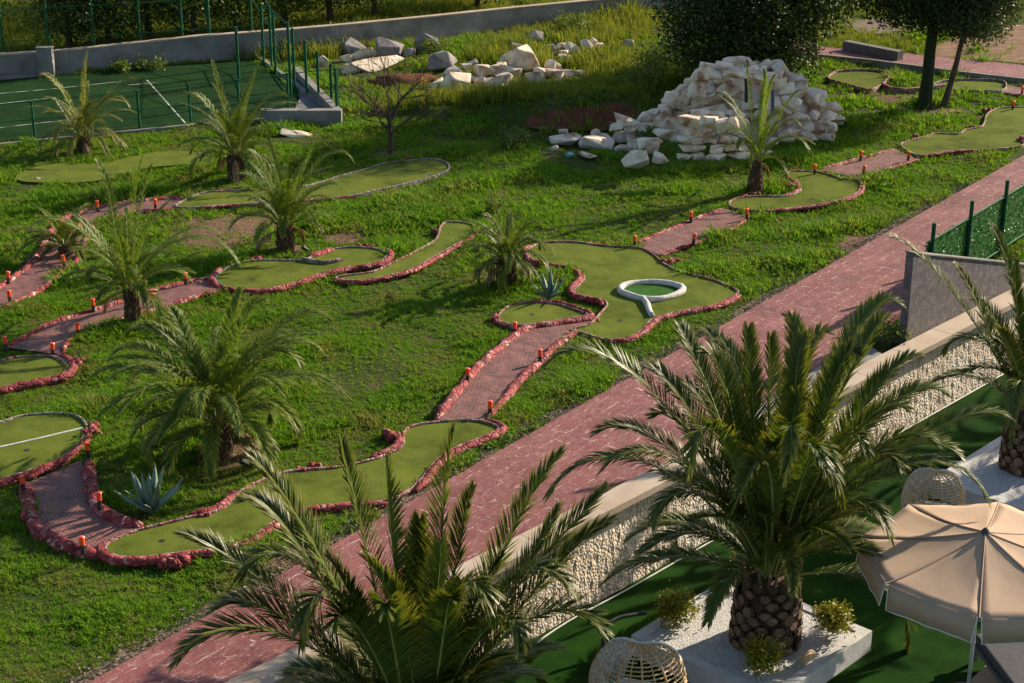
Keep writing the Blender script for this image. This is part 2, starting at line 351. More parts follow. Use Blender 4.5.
# bank of red soil with a grassy top (middle of the far field)
BANK = [at(470, 118), at(525, 121), at(590, 122), at(640, 112), at(690, 92)]
def seg_dist(x, y, a, b):
    abx, aby = b.x-a.x, b.y-a.y; L2 = abx*abx+aby*aby
    t_ = np.clip(((x-a.x)*abx+(y-a.y)*aby)/L2, 0, 1)
    dx = x-(a.x+t_*abx); dy = y-(a.y+t_*aby)
    side = abx*(y-a.y)-aby*(x-a.x)
    return np.hypot(dx, dy), side, t_
def ground_z(x, y):
    x = np.asarray(x, float); y = np.asarray(y, float)
    best = np.full(x.shape, 1e9); sd = np.zeros(x.shape); amp = np.zeros(x.shape)
    n = len(BANK)-1
    for i in range(n):
        d, s, t_ = seg_dist(x, y, BANK[i], BANK[i+1]); k = d < best
        u = (i+t_)/n; am = np.sin(np.pi*np.clip(u*.84+.08, 0, 1))**.7
        best = np.where(k, d, best); sd = np.where(k, s, sd); amp = np.where(k, am, amp)
    d = np.where(sd > 0, best, -best)                    # >0 beyond the bank
    z = np.where(d > 0, np.clip(d/.9, 0, 1)*.6*np.exp(-np.clip(d-1.0, 0, 99)/2.0), 0)*amp
    z = z - .3*np.exp(-((d+1.6)/1.3)**2)*amp
    z = z + .03*np.sin(x*.9+1)*np.cos(y*.7) + .02*np.sin(x*2.3+y*1.9)
    wd = (x-W_A.x)*W_N.x+(y-W_A.y)*W_N.y
    z = np.where(wd > -.1, TZ-.2, z-.035)
    return z
xs = np.concatenate([[-900, -500, -250, -120, -70, -45], np.arange(-32, 34.01, .3), [45, 70, 120, 250, 500, 900]])
ys = np.concatenate([[-300, -100, -20, 0, 6, 10], np.arange(13, 90.01, .3), [100, 120, 160, 250, 500, 1200]])
X, Y = np.meshgrid(xs, ys); Z = ground_z(X, Y)
nx, ny = len(xs), len(ys)
vs = np.stack([X, Y, Z], -1).reshape(-1, 3)
fs = [(j*nx+i, j*nx+i+1, (j+1)*nx+i+1, (j+1)*nx+i) for j in range(ny-1) for i in range(nx-1)]
g = mkobj('ground', vs, fs, 'earth', smooth=True); tag(g, kind='structure')
def flat(name, pts, z, mat, kind='structure', th=0, par=None, step=None):
    mb = MB(); n = len(pts)
    if th: mb.prism(pts, z-th, z)
    else: mb.add([(p[0], p[1], z) for p in pts], [tuple(range(n))])
    o = mb.build(name, mat, par)
    if kind: tag(o, kind=kind)
    return o

# ---------------------------------------------------------------- road, terrace, retaining wall
sw = -14.5
road_pts = [rl(-17), rl(60), rl(60, 2.55), rl(1.8, 2.55)]
# the near part of the road runs into the wall cap: intersection of road right edge with the cap's inner line
def inter(a, d, b_, e):
    c = d.x*e.y-d.y*e.x; s = ((b_.x-a.x)*e.y-(b_.y-a.y)*e.x)/c; return a+d*s
Q = inter(rl(0, 2.55), ROAD_D, wl(0, -.02), W_D)
road_pts = [rl(-17), rl(60), rl(60, 2.55), Q, wl(-20, -.02), ]
flat('road', road_pts, .05, 'pink_paving', th=.15)
flat('pavement', [Q, rl((Q-ROAD_A).dot(ROAD_D)+7, 2.55), wl((Q-W_A).dot(W_D)+6.5, -.02)], .04, 'concrete', th=.12)
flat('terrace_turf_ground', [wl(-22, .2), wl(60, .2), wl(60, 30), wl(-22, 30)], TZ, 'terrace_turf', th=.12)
rw = empty('retaining_wall', wl(0, .2), 'long low retaining wall with pebbled white face and beige stone cap beside the pink road', 'wall')
mb = MB()
# pebbled face: a relief sheet in front of the core
nS, nZ = 900, 14
L0, L1 = -20, 34
vsb = []; fsb = []
for i in range(nS+1):
    s = L0+(L1-L0)*i/nS
    for j in range(nZ+1):
        z = TZ-.1+(TZ*-1+.1)*j/nZ
        off = .24+.012*h1(s*9+z*11, z*7)+.014*rng.random()+.16*(-z/1.45)
        vsb.append(wl(s, off, z))
for i in range(nS):
    for j in range(nZ): a = i*(nZ+1)+j; fsb.append((a, a+nZ+1, a+nZ+2, a+1))
mb.add(vsb, fsb, 0)
mb.prism([wl(L0, -.12), wl(L1, -.12), wl(L1, .25), wl(L0, .25)], TZ-.1, -.02, 1)
mb.build('face', ['pebble_face', 'concrete'], rw)
k = 0; s = L0
while s < L1:                                       # cap slabs with fine joints, one part
    if k == 0: cm = MB()
    e = min(L1, s+1.5); cm.prism([wl(s+.004, -.02), wl(e-.004, -.02), wl(e-.004, .44), wl(s+.004, .44)], -.01, .10+.004*math.sin(k*7)); s = e; k += 1
cm.build('cap', 'cap_stone', rw)
# grey sloping-top wall at the right, standing on the cap line
gw0 = (Vector((7.56, 30.69, 0))-W_A).dot(W_D)+.22
gw = empty('stucco_wall', wl(gw0, -.3), 'grey rough stucco wall with sloping top behind the right end of the retaining wall', 'wall')
mb = MB(); A_, B_ = wl(gw0, -.30), wl(gw0+9, -.30)
mb.prism([wl(gw0, -.05), wl(gw0+6.3, -.05), wl(gw0+6.3, -.22), wl(gw0, -.22)], -.05, [1.88, .03, .03, 1.88])
mb.build('wall_body', 'stucco', gw)
mb = MB(); mb.prism([wl(gw0-.01, -.03), wl(gw0+6.3, -.03), wl(gw0+6.3, -.24), wl(gw0-.01, -.24)], [1.883, .033, .033, 1.883], [1.91, .06, .06, 1.91]); mb.build('coping', 'concrete', gw)

# ---------------------------------------------------------------- green fence by the road
def leaf_panel(mb, a, b_, z0, z1, n, size):
    for _ in range(n):
        q = rng.random(); p = a.lerp(b_, q); z = z0+(z1-z0)*rng.random()
        d = Vector(rng.normal(size=3)).normalized(); s_ = Vector(rng.normal(size=3)).cross(d).normalized()
        c = Vector((p.x+rng.normal()*.015, p.y+rng.normal()*.015, z)); L = size*(.6+.8*rng.random())
        mb.add([c-d*L*.5, c+s_*L*.2, c+d*L*.5, c-s_*L*.2], [(0, 1, 2, 3)], 0, float(rng.random()))
fs0, fs1 = (Vector((8.5, 33.2, 0))-ROAD_A).dot(ROAD_D), (Vector((8.5, 33.2, 0))-ROAD_A).dot(ROAD_D)+12
fe = empty('hedge_fence', rl(fs0, 2.62), 'green post fence filled with artificial hedge mesh beside the pink road', 'fence')
for i in range(7):
    mb = MB(); p = rl(fs0+.15+2*i, 2.72); mb.tube([p, p+Vector((0, 0, 1.75))], .045, 8); mb.build('post', 'green_paint', fe)
for z in (1.38, .12):
    mb = MB(); mb.tube([rl(fs0, 2.71, z), rl(fs1, 2.71, z)], .022, 6); mb.build('rail', 'green_paint', fe)
mb = MB(); leaf_panel(mb, rl(fs0, 2.66), rl(fs1, 2.66), .1, 1.36, 17000, .085)
mb.add([rl(fs0, 2.68, .1), rl(fs1, 2.68, .1), rl(fs1, 2.68, 1.35), rl(fs0, 2.68, 1.35)], [(0, 1, 2, 3)], 0, .5)
mb.useattr = True; mb.build('mesh_panel', 'hedge_leaf', fe)

# ---------------------------------------------------------------- minigolf course
NOGRASS = []          # polygons without grass (x,y)
CLEAR = []            # ellipses with thin grass: (x,y,rx,ry)
def P2(pts, z=0): return [at(x, y, z) for x, y in pts]
def kerb_strip(mb, line, wd, h, closed, mi=0, z0=-.05, side=0):
    n = len(line); vs = []; 
    for i, p in enumerate(line):
        a = line[(i-1) % n] if closed else line[max(i-1, 0)]; b_ = line[(i+1) % n] if closed else line[min(i+1, n-1)]
        T = (b_-a); T.z = 0; T.normalize(); Nn = Vector((T.y, -T.x, 0))
        hh = h*(1+.10*h1(i*.35, wd*50)); o = .006*h1(i*.7, 3)
        for q, z in ((-.5, z0), (-.5, hh*.9), (-.3, hh), (.3, hh), (.5, hh*.9), (.5, z0)):
            vs.append((p.x+Nn.x*(q*wd+side+o), p.y+Nn.y*(q*wd+side+o), z))
    fs = []
    for i in range(n if closed else n-1):
        j = (i+1) % n
        for k in range(5): fs.append((i*6+k, i*6+k+1, j*6+k+1, j*6+k))
    if not closed: fs += [tuple(range(6)), tuple(range((n-1)*6, n*6))[::-1]]
    mb.add(vs, fs, mi)
def lumpy(mb, line, r0, seed=0, mi=0, z=.03):
    """row of mortared painted stones: uneven thick rope along a line"""
    n = len(line); rad = []; pts = []
    ph = seed*3.1
    for i, p in enumerate(line):
        e = min(i, n-1-i); taper = min(1, .35+e*.22)
        lump = .35+.65*abs(math.sin(i*.36+ph+.9*math.sin(i*.13+seed)))**.5
        rad.append(r0*taper*(.72+.3*lump+.10*h1(i*.9, seed))); pts.append(Vector((p.x+r0*.18*h1(i*.5, seed), p.y+r0*.18*h1(i*.6, seed+4), z+r0*.15*h1(i*.8, seed+2))))
    mb.tube(pts, rad, 9, mi)
def sub(line, i0, i1, total):     # portion of a smoothed closed outline given by fractions of its point indices
    return line
def offset_line(line, off):
    out = []; n = len(line)
    for i, p in enumerate(line):
        T = line[min(i+1, n-1)]-line[max(i-1, 0)]; T.z = 0
        T = T.normalized() if T.length > 1e-6 else Vector((1, 0, 0)); out.append(Vector((p.x+T.y*off, p.y-T.x*off, p.z)))
    return out
def area(P): return .5*sum(P[i].x*P[(i+1) % len(P)].y-P[(i+1) % len(P)].x*P[i].y for i in range(len(P)))
def green(label, px, rocks=(), rim='pale_rim', lumps=(), h=.085, turfz=.035, rw_=.10, extra=None, rim_ranges=None, name='minigolf_green'):
    W = P2(px); c = sum(W, Vector())/len(W)
    root = empty(name, (c.x, c.y, 0), label, 'minigolf green')
    line = catmull(W); ar = area(line); out = 1 if ar > 0 else -1
    n = len(line); mb = MB(); tf = MB()
    # turf with a gentle crown
    tv = [(p.x, p.y, turfz) for p in line]
    tf.add(tv, [tuple(range(n)) if ar > 0 else tuple(range(n))[::-1]]); tf.build('turf', 'putting_turf', root)
    if rim_ranges is None:
        kerb_strip(mb, line, .042, h*.85, True); mb.build('rim', rim, root)
    else:
        for a, b_ in rim_ranges:
            Lq = catmull(W[a:b_+1] if a <= b_ else W[a:]+W[:b_+1], False); mb = MB(); kerb_strip(mb, Lq, .055, h, False); mb.build('rim', rim, root)
    for i, (a, b_) in enumerate(rocks):
        seq = W[a:b_+1] if a <= b_ else W[a:]+W[:b_+1]
        Lq = offset_line(catmull(seq, False, .08), out*rw_*.75); mb = MB(); lumpy(mb, Lq, rw_*.70, seed=i+len(px)); mb.build('rock_edging', 'red_rock', root, True)
    for i, (x, y, r) in enumerate(lumps):
        mb = MB(); p = at(x, y)
        for k in range(4):
            blob(mb, (p.x+rng.normal()*r*.5, p.y+rng.normal()*r*.3, r*.3), (r*1.1, r*1.0, r*1.0), seed=i*5+k)
        mb.build('painted_stone', 'red_rock', root, True)
    cen = Vector((c.x, c.y, 0))
    NOGRASS.append([(p.x, p.y) for p in line]); return root
def bricks(label, left, right, rl_=.10, rr=.09, lr=None, rightr=None):
    """paved ramp between two greens: left and right boundary in pixels"""
    A = catmull(P2(left), False); B = catmull(P2(right), False)
    cen = (A[len(A)//2]+B[len(B)//2])/2
    root = empty('brick_ramp', (cen.x, cen.y, 0), label, 'paved ramp')
    mb = MB(); n = 40; vs = []
    for i in range(n+1):
        a = A[int(i*(len(A)-1)/n)]; b_ = B[int(i*(len(B)-1)/n)]
        e_ = (b_-a).normalized()*.07; vs += [(a.x-e_.x, a.y-e_.y, .022), (b_.x+e_.x, b_.y+e_.y, .022)]
    mb.add(vs, [(2*i, 2*i+1, 2*i+3, 2*i+2) for i in range(n)]); mb.build('paving', 'brick_paving', root)
    NOGRASS.append([(v[0], v[1]) for v in vs[0::2]]+[(v[0], v[1]) for v in vs[1::2]][::-1])
    for i, (Lq, r, sg) in enumerate(((A, rl_*.72, -1), (B, rr*.7, 1))):
        mid = sum(A, Vector())/len(A), sum(B, Vector())/len(B)
        away = (mid[0]-mid[1]) if i == 0 else (mid[1]-mid[0])
        T = Lq[-1]-Lq[0]; Nn = Vector((T.y, -T.x, 0)); s_ = 1 if Nn.dot(away) > 0 else -1
        mb = MB(); fine = catmull(Lq[::3]+[Lq[-1]], False, .08); lumpy(mb, offset_line(fine, s_*(r*.8+.05)), r, seed=i+len(left)*2+r*30, z=.0); mb.build('rock_edging', 'red_kerb', root, True)
    return root
green('olive putting green with a pale line across it at the lower left edge', [(0,425),(29,417),(70,416.6),(85,425),(87,433),(79,445.6),(62,460),(37,471),(0,483),(-40,492),(-70,470),(-50,438)],
      rocks=[(3, 9)], rim='grey_rim', lumps=[(97, 436, .17), (92, 428, .13)], rw_=.12)
mb = MB(); kerb_strip(mb, [at(-40, 461), at(0, 449, 0), at(40, 440), at(83, 429.5)], .05, .045, False, z0=.03); o = mb.build('divider_strip', 'white_rim'); 
adopt(o, [x for x in C.objects if x.name == 'minigolf_green'][0])
bricks('wide brick paved ramp with thick red edging at the lower left', [(33,482),(37,496),(38,512),(44,524),(54,533),(79,545),(103,551)], [(79,462),(80,475),(81,487),(84,500),(89,512),(108,524),(137,532)], .18, .18)
green('long winding putting green running down to the lower left brick ramp', [(106,553),(110,545),(132,535),(166,526),(190,520),(223,511),(242,493),(269,480),(296,473),(335,470),(373,462),(396,453),(403,447),(404,435),(409,430),(430,425),(462,422.7),(483,424),(497,429),(496,434),(467,446),(446,456),(433,467),(422,481),(410,492),(388,503),(356,506),(304,511),(281,520),(262,534),(240,546),(210,553),(188,555),(150,560),(120,560)],
      rocks=[(4, 6), (10, 13), (17, 24), (25, 33), (32, 1)], lumps=[(391, 438, .16), (316, 468, .12), (303, 471, .1), (205, 517, .11), (176, 566, .17), (400, 497, .1), (215, 512, .1)], rw_=.115)
bricks('brick paved ramp climbing from the winding green to the small round green', [(443,421),(459,400),(475,380),(486,367),(505,351),(528,333),(560,327),(596,322)], [(480,421),(490,409),(499,398),(508,386),(519,374),(536,359.6),(552,344),(573,331),], .145, .13)
green('small round putting green beside the agave under the lone palm', [(499,323),(500,315),(512,307),(533,304),(557,306),(575,311.5),(588,317),(575,320),(549,324),(523,328),(507,326)], rocks=[(3, 9), (10, 1)], lumps=[(496, 321, .12)], rw_=.10)
bigg = green('large putting green with white rimmed pond island in the middle of the course', [(528,254),(533,248),(544,244.5),(575,244),(607,248),(638,249.5),(652,255.6),(666,267),(687,275),(716,283),(734,291),(737,296),(716,306.5),(695,311),(670,316),(652,322),(641,333),(628,340),(607,342),(588,337),(575,331),(590,326),(599,317),(607,307),(602,302),(581,298),(574,292),(583,283),(583,277),(573,270),(549,266),(533,262)],
      rocks=[(11, 18), (23, 31), (31, 1)], lumps=[(669, 264, .15), (675, 262, .1), (597, 245, .1), (590, 245, .08), (606, 246, .08)], rw_=.115)
pond = P2([(620,294),(623,289),(636,285.5),(652,285),(668,286.5),(681,290),(682,294),(672,299),(658,302.5),(645,302),(632,299)]); pl = catmull(pond)
mb = MB(); mb.add([(p.x, p.y, .05) for p in pl], [tuple(range(len(pl)))[::-1]]); mb.build('pond_inlay', 'pond_turf', bigg)
mb = MB(); 
def soft(line, r, closed): 
    nn = len(line); mb.tube([Vector((p.x, p.y, .07+.01*h1(i*.4, 1))) for i, p in enumerate(line)], [r*(1+.12*h1(i*.3, 2)) for i in range(nn)], 10, 0, closed=closed)
soft(pl, .07, True); soft(catmull(P2([(643,301.5),(647,307),(649,313),(652,318.5)]), False), .065, False); mb.build('pond_rim', 'white_rim', bigg, True)
bricks('brick paved ramp above the pond green leading towards the palm by the rock mound', [(637,246),(657,238),(679,229),(703,219),(727,210)], [(657,255),(675,248),(697.5,241),(715,233),(732,227.5),(745,216)], .10, .08)
green('boot shaped putting green beside the palm in front of the rock mound', [(729,206),(737,200),(758,198),(784,198),(797,194.6),(801,190),(797,183),(787,178),(791,173),(818,173.6),(841,180),(856,182),(861,187),(855,196),(835,203),(801,209),(768,212),(742,212)],
      rocks=[(3, 7), (10, 17)], lumps=[(745, 197, .11), (753, 195.5, .12), (794, 188, .17)], rw_=.09)
bricks('short brick paved ramp in the upper right with three orange lamps', [(822,171),(850,163.5),(875,156.5),(897,150.5)], [(857,178.5),(875,171.5),(893,166),(915,159)], .10, .08)
green('long lobed putting green at the right edge of the lawn', [(901,147),(905,143.5),(927,138),(936,135),(958,135.6),(966,131),(982,127.7),(987,116),(998,110),(1024,108.5),(1060,110),(1075,122),(1050,134),(1019,139),(1024,146),(1005,150),(979,151.5),(950,153),(921,157),(908,153)],
      rocks=[(12, 13), (16, 18)], lumps=[(917, 137, .12), (988, 112, .15), (972, 128, .1), (1021, 142, .2)], rw_=.08)
# middle left chain
green('round putting green touching the left edge of the picture with a thick red rim', [(0,363),(21,359),(47,358),(62,362),(68,370),(61,377),(40,382),(16,387),(-10,392),(-45,392),(-60,378),(-30,366)], rocks=[(2, 9)], lumps=[(78, 365, .16), (82, 362, .12)], rw_=.13)
bricks('long brick paved ramp passing behind the feathery palm on the left', [(10,349),(34,337),(53,326),(92,314),(124,304),(158,292),(198,283),(216,280)], [(57,355),(62,343),(87,330),(105,324),(124,318),(163,306),(200,294),(222,290)], .11, .09)
green('putting green with a curled divider in the middle left of the lawn', [(215,281),(226,270),(244,264),(265,262),(302,262),(318,256),(334,251),(354,249),(378,251),(387,256),(382,263),(368,267),(350,269),(320,276),(300,283),(280,289),(260,292),(239,292),(223,288)],
      rocks=[(8, 18), (18, 1)], rim='grey_rim', lumps=[(258, 260, .13), (250, 261, .11), (360, 247, .1), (372, 247, .09), (340, 262, .07)], rw_=.12)
root = [x for x in C.objects if x.name.startswith('minigolf_green')][-1]
mb = MB(); kerb_strip(mb, catmull(P2([(302,262),(315,264.5),(329,265.3),(340,263)]), False), .06, .12, False); mb.build('divider', 'grey_rim', root)
mb = MB(); lumpy(mb, catmull(P2([(307,260),(320,255.5),(335,251)]), False, .08), .1, 2); mb.build('rock_edging', 'red_rock', root, True)
green('narrow curved putting green like a sickle left of the lone palm', [(441,228),(449,223.5),(467,225),(475,229),(473,237),(457,246),(436,258),(415,269.5),(391,277.5),(360,282.5),(335,281),(346,277.5),(373,273.6),(394,264),(420,251),(436,241)],
      rocks=[(3, 8), (8, 10)], rim='pale_rim', lumps=[(437, 232, .11)], rw_=.09)
# upper left chain
bricks('brick paved ramp at the left edge of the lawn rising behind the palms', [(-12,296),(0,291),(21,277),(39,261),(50,243),(61,224),(84,214),(105,208),(142,203),(184,199)], [(-2,308),(26,295),(39,288),(55,274),(71,262),(79,245),(88,228),(111,217),(142,211),(173,209)], .12, .10)
green('long flat putting green stretching behind the palm on the upper left', [(176,208.5),(189,199.5),(207,194),(239,192),(273,191),(305,188),(336,179),(365,171),(383,165.5),(409,162),(433,161),(446,164),(449,169),(444,174),(420,182),(386,190),(354,197),(318,201),(273,204),(239,206),(199,209)],
      rocks=[(16, 20)], rim='grey_rim', lumps=[(219, 191, .1), (228, 191, .09), (409, 160, .12), (402, 161, .1)], rw_=.07)
green('plain grassy putting green without stone edging near the green court', [(16,177),(32,169),(66,164),(105,164),(137,156),(171,152),(198,154.5),(205,160),(190,165),(147,169),(113,179),(79,183.5),(39,183.5),(21,182)], h=.02, rim='earth')
# far right pair
green('heart shaped putting green beside the far pink path', [(828,80),(837,73.7),(863,72),(884,74),(888.6,79),(882,86),(871,92),(858,89.5),(837,84)], h=.13, rim='pale_rim')
root = [x for x in C.objects if x.name.startswith('minigolf_green')][-1]
mb = MB(); kerb_strip(mb, catmull(P2([(882,86),(893,91.5),(918,91.5),(945,88)]), False), .09, .14, False); mb.build('kerb_tail', 'pale_rim', root)
green('far putting green behind the two tall tree trunks', [(929,89.5),(940,84),(963,81.5),(1000,83),(1006,88),(1003,92),(992,93.5),(955,92.5)], h=.13, rim='grey_rim')
bricks('far short ramp with red edging next to the far pink path', [(1008,86),(1022,88),(1045,89)], [(1004,93),(1022,96),(1045,98)], .08, .1)

GREENS = [o for o in C.objects if o.get('category') == 'minigolf green']
for cx_, cy_ in ((253, 281), (162, 543), (430, 176), (27, 452), (22, 372), (372, 274), (532, 316), (620, 322), (812, 200), (960, 143), (990, 127), (110, 176)):
    p = at(cx_, cy_); g_ = min(GREENS, key=lambda o: (o.location-p).length)
    mb = MB(); mb.tube([(p.x, p.y, .036), (p.x, p.y, .039)], .05, 14); mb.build('cup', 'black_plastic', g_)
# ---------------------------------------------------------------- orange path lamps
LG = 'orange headed path lamps along the minigolf course'
def make_lamp(p, label):
    r = empty('path_lamp', p, label, 'path lamp', LG)
    mb = MB(); mb.tube([(0, 0, -.05), (0, 0, .10), (0, 0, .102)], [.036, .036, .045], 12); mb.build('base', 'black_plastic', r, local=True)
    mb = MB(); mb.tube([(0, 0, .102), (0, 0, .22), (0, 0, .225)], [.041, .041, .03], 12); mb.build('lens', 'orange_lens', r, local=True)
    mb = MB(); mb.tube([(0, 0, .225), (0, 0, .24)], [.048, .035], 12); mb.build('lid', 'orange_lens', r, local=True)
    return r
LAMPS = [(23,489,'orange path lamp at the left foot of the lower left brick ramp'),(87.5,455,'orange path lamp between the lined green and the wide brick ramp'),(99.5,506,'orange path lamp beside the inner bend of the wide brick ramp'),(83,551,'orange path lamp on the lowest red edging, nearest the bottom left corner'),
 (467.6,380,'orange path lamp on the left kerb of the central brick ramp, halfway up'),(490,413,'orange path lamp at the lower right foot of the central brick ramp'),(515,333,'orange path lamp beside the small round green'),(540,361,'orange path lamp on the right kerb near the top of the central brick ramp'),
 (634.5,245.5,'orange path lamp at the top corner of the big pond green'),(691,221,'orange path lamp on the upper kerb of the ramp above the pond green'),(693.5,243,'orange path lamp on the lower kerb of the ramp above the pond green'),(747,218,'orange path lamp at the lower tip of the boot shaped green'),
 (814.7,173,'orange path lamp at the far side of the boot shaped green'),(860.5,159.5,'orange path lamp on the upper kerb of the short ramp in the upper right'),(863.5,174,'orange path lamp on the lower kerb of the short ramp in the upper right'),(908,160,'orange path lamp where the short ramp meets the lobed green'),
 (1012.7,108.5,'orange path lamp behind the lobed green at the right edge'),(1021.7,94,'orange path lamp on the far short ramp by the far pink path'),
 (8.4,282,'orange path lamp outside the upper left ramp, at the picture edge'),(10,301,'orange path lamp on the lower kerb of the upper left ramp, at the picture edge'),(64.5,265,'orange path lamp under the small dark palm on the upper left ramp'),(51,228,'orange path lamp behind the small dark palm'),(80,232,'orange path lamp right of the small dark palm'),(155.5,208,'orange path lamp at the end of the upper left ramp, before the long flat green'),
 (6,348,'orange path lamp above the round green at the left edge'),(52.5,354,'orange path lamp where the long left ramp meets the round green'),(78.5,334,'orange path lamp on the lower kerb of the long left ramp'),(93.5,310,'orange path lamp on the upper kerb of the long left ramp, left of the palm'),(186,283,'orange path lamp near the right end of the long left ramp'),(154,304,'orange path lamp just right of the feathery palm trunk'),(98,210,'orange path lamp at the bend of the upper left ramp')]
lamp0 = None
for i, (x, y, lb) in enumerate(LAMPS):
    lz = .06 if i > 3 else .15; p = at(x, y, lz)
    if lamp0 is None: lamp0 = make_lamp(p, lb)
    else:
        r = lamp0.copy(); C.objects.link(r); r.location = p; r['label'] = lb
        r.rotation_euler = (rng.normal()*.05, rng.normal()*.05, 0)
        for ch in list(lamp0.children): c = ch.copy(); C.objects.link(c); c.parent = r

# ---------------------------------------------------------------- palms
def bez(p0, p1, p2, p3, n=16):
    return [p0*(1-q)**3+p1*3*q*(1-q)**2+p2*3*q*q*(1-q)+p3*q**3 for q in [i/n for i in range(n+1)]]
def frond(mb, pts, pairs, LL, width, bare=.16, vee=.5, droop=.12, axis=None, seed=0, tipw=.4, r0=.022, limp=0.0):
    """feather leaf: rachis tube and two rows of narrow folded leaflets"""
    r = random.Random(seed); n = len(pts)-1
    mb.tube(pts, [r0*(1-.85*(i/n)) for i in range(n+1)], 5, 1)
    base = pts[0]; rn = r.random()*.5
    out = Vector((pts[-1].x-base.x, pts[-1].y-base.y, 0)); out = out.normalized() if out.length > .05 else Vector((0, -1, 0))
    pairs = int(pairs*2.3); width = width*.86; LL = LL*.88
    for k in range(pairs):
        q = bare+(1-bare)*(k+.5)/pairs; f = q*n; i = min(int(f), n-1); P = pts[i].lerp(pts[i+1], f-i); T = (pts[i+1]-pts[i]).normalized()
        U = Vector((0, 0, 1))-out*.45; Sd = T.cross(U)
        if Sd.length < .05: Sd = T.cross(Vector((0, 0, 1)))
        Sd.normalize(); Nn = Sd.cross(T).normalized()
        env = min(1, (q-bare)/.22+.25)*(1 if q < .6 else 1-.62*((q-.6)/.4)**1.3)
        al = R(54-32*q+r.uniform(-3, 3))
        for sd in (-1, 1):
            v = R(24+vee*26)*(1 if r.random() < .7 else .4)+r.uniform(-.12, .12)
            D = (T*math.cos(al)+(Sd*sd*math.cos(v)+Nn*math.sin(v))*math.sin(al)).normalized()
            L = LL*env*r.uniform(.85, 1.1); wv = Nn.cross(D); wv = wv.normalized() if wv.length > .01 else T
            W_ = (wv*.9+Nn*r.uniform(-.25, .25)).normalized()*width*.5
            g1 = Vector((0, 0, -droop*L*.35-limp*L*.3)); g2 = Vector((0, 0, -droop*L-limp*L))
            a = P; b_ = P+D*L*.5+g1; c = P+D*L*(1-limp*.4)+g2
            mb.add([a-W_*.5, a+W_*.5, b_+W_, b_-W_, c], [(0, 1, 2, 3), (3, 2, 4)], 0, min(1, rn+r.random()*.5), [0, 0, .08, .08, .65])
def arc_pts(p0, az, e0, e1, L, n=14, side=0):
    """leaf midrib that leaves at elevation e0 and bends down to e1"""
    pts = [p0.copy()]; p = p0.copy()
    for i in range(n):
        q = (i+.5)/n; e = e0+(e1-e0)*q**1.3; a = az+side*q*q
        p = p+Vector((math.cos(a)*math.cos(e), math.sin(a)*math.cos(e), math.sin(e)))*L/n; pts.append(p)
    return pts
def tip_pts(p0, px, py, dY, arch, n=16):
    tip = atY(px, py, p0.y+dY); v = tip-p0; L = v.length; up = Vector((0, 0, 1))
    q = random.Random(int(px*31+py)); sd = v.cross(up); sd = sd.normalized() if sd.length > .01 else Vector((1, 0, 0)); b1, b2 = q.uniform(-.09, .09)*L, q.uniform(-.09, .09)*L
    a2 = arch+q.uniform(.0, .08)
    return bez(p0, p0+v*.28+up*a2*L*1.1+sd*b1, p0+v*.78+up*a2*L*1.15+sd*b2, tip, n)
def trunk_shaggy(root, b, h, r0, r1, seed):
    mb = MB(); r = random.Random(seed); mb.tube([b+Vector((0, 0, -.1)), b+Vector((0, 0, h*.3)), b+Vector((0, 0, h*.7)), b+Vector((0, 0, h+.08))], [r0*.95, r0, (r0+r1)/2, r1*.6], 12, 0)
    n = int(60+h*60)
    for k in range(n):                                         # old leaf stubs in a spiral
        a = k*2.39996; z = h*(k+1)/n; rr = r0+(r1-r0)*z/h; L = .10+.05*r.random()
        d = Vector((math.cos(a), math.sin(a), 0)); s_ = Vector((-d.y, d.x, 0)); c = b+d*rr*.8+Vector((0, 0, z)); t_ = d*.6+Vector((0, 0, .9))
        wv = .035+.02*r.random()
        mb.add([c-s_*wv, c+s_*wv, c+s_*wv*.5+t_*L, c-s_*wv*.5+t_*L, c+d*.05-s_*wv*.7, c+d*.05+s_*wv*.7], [(0, 1, 2, 3), (4, 5, 2, 3)][:: 1], 1 if r.random() < .35 else 0)
    return mb.build('trunk', ['palm_fibre', 'palm_scar'], root)
PG = 'young palms planted on the lawn'
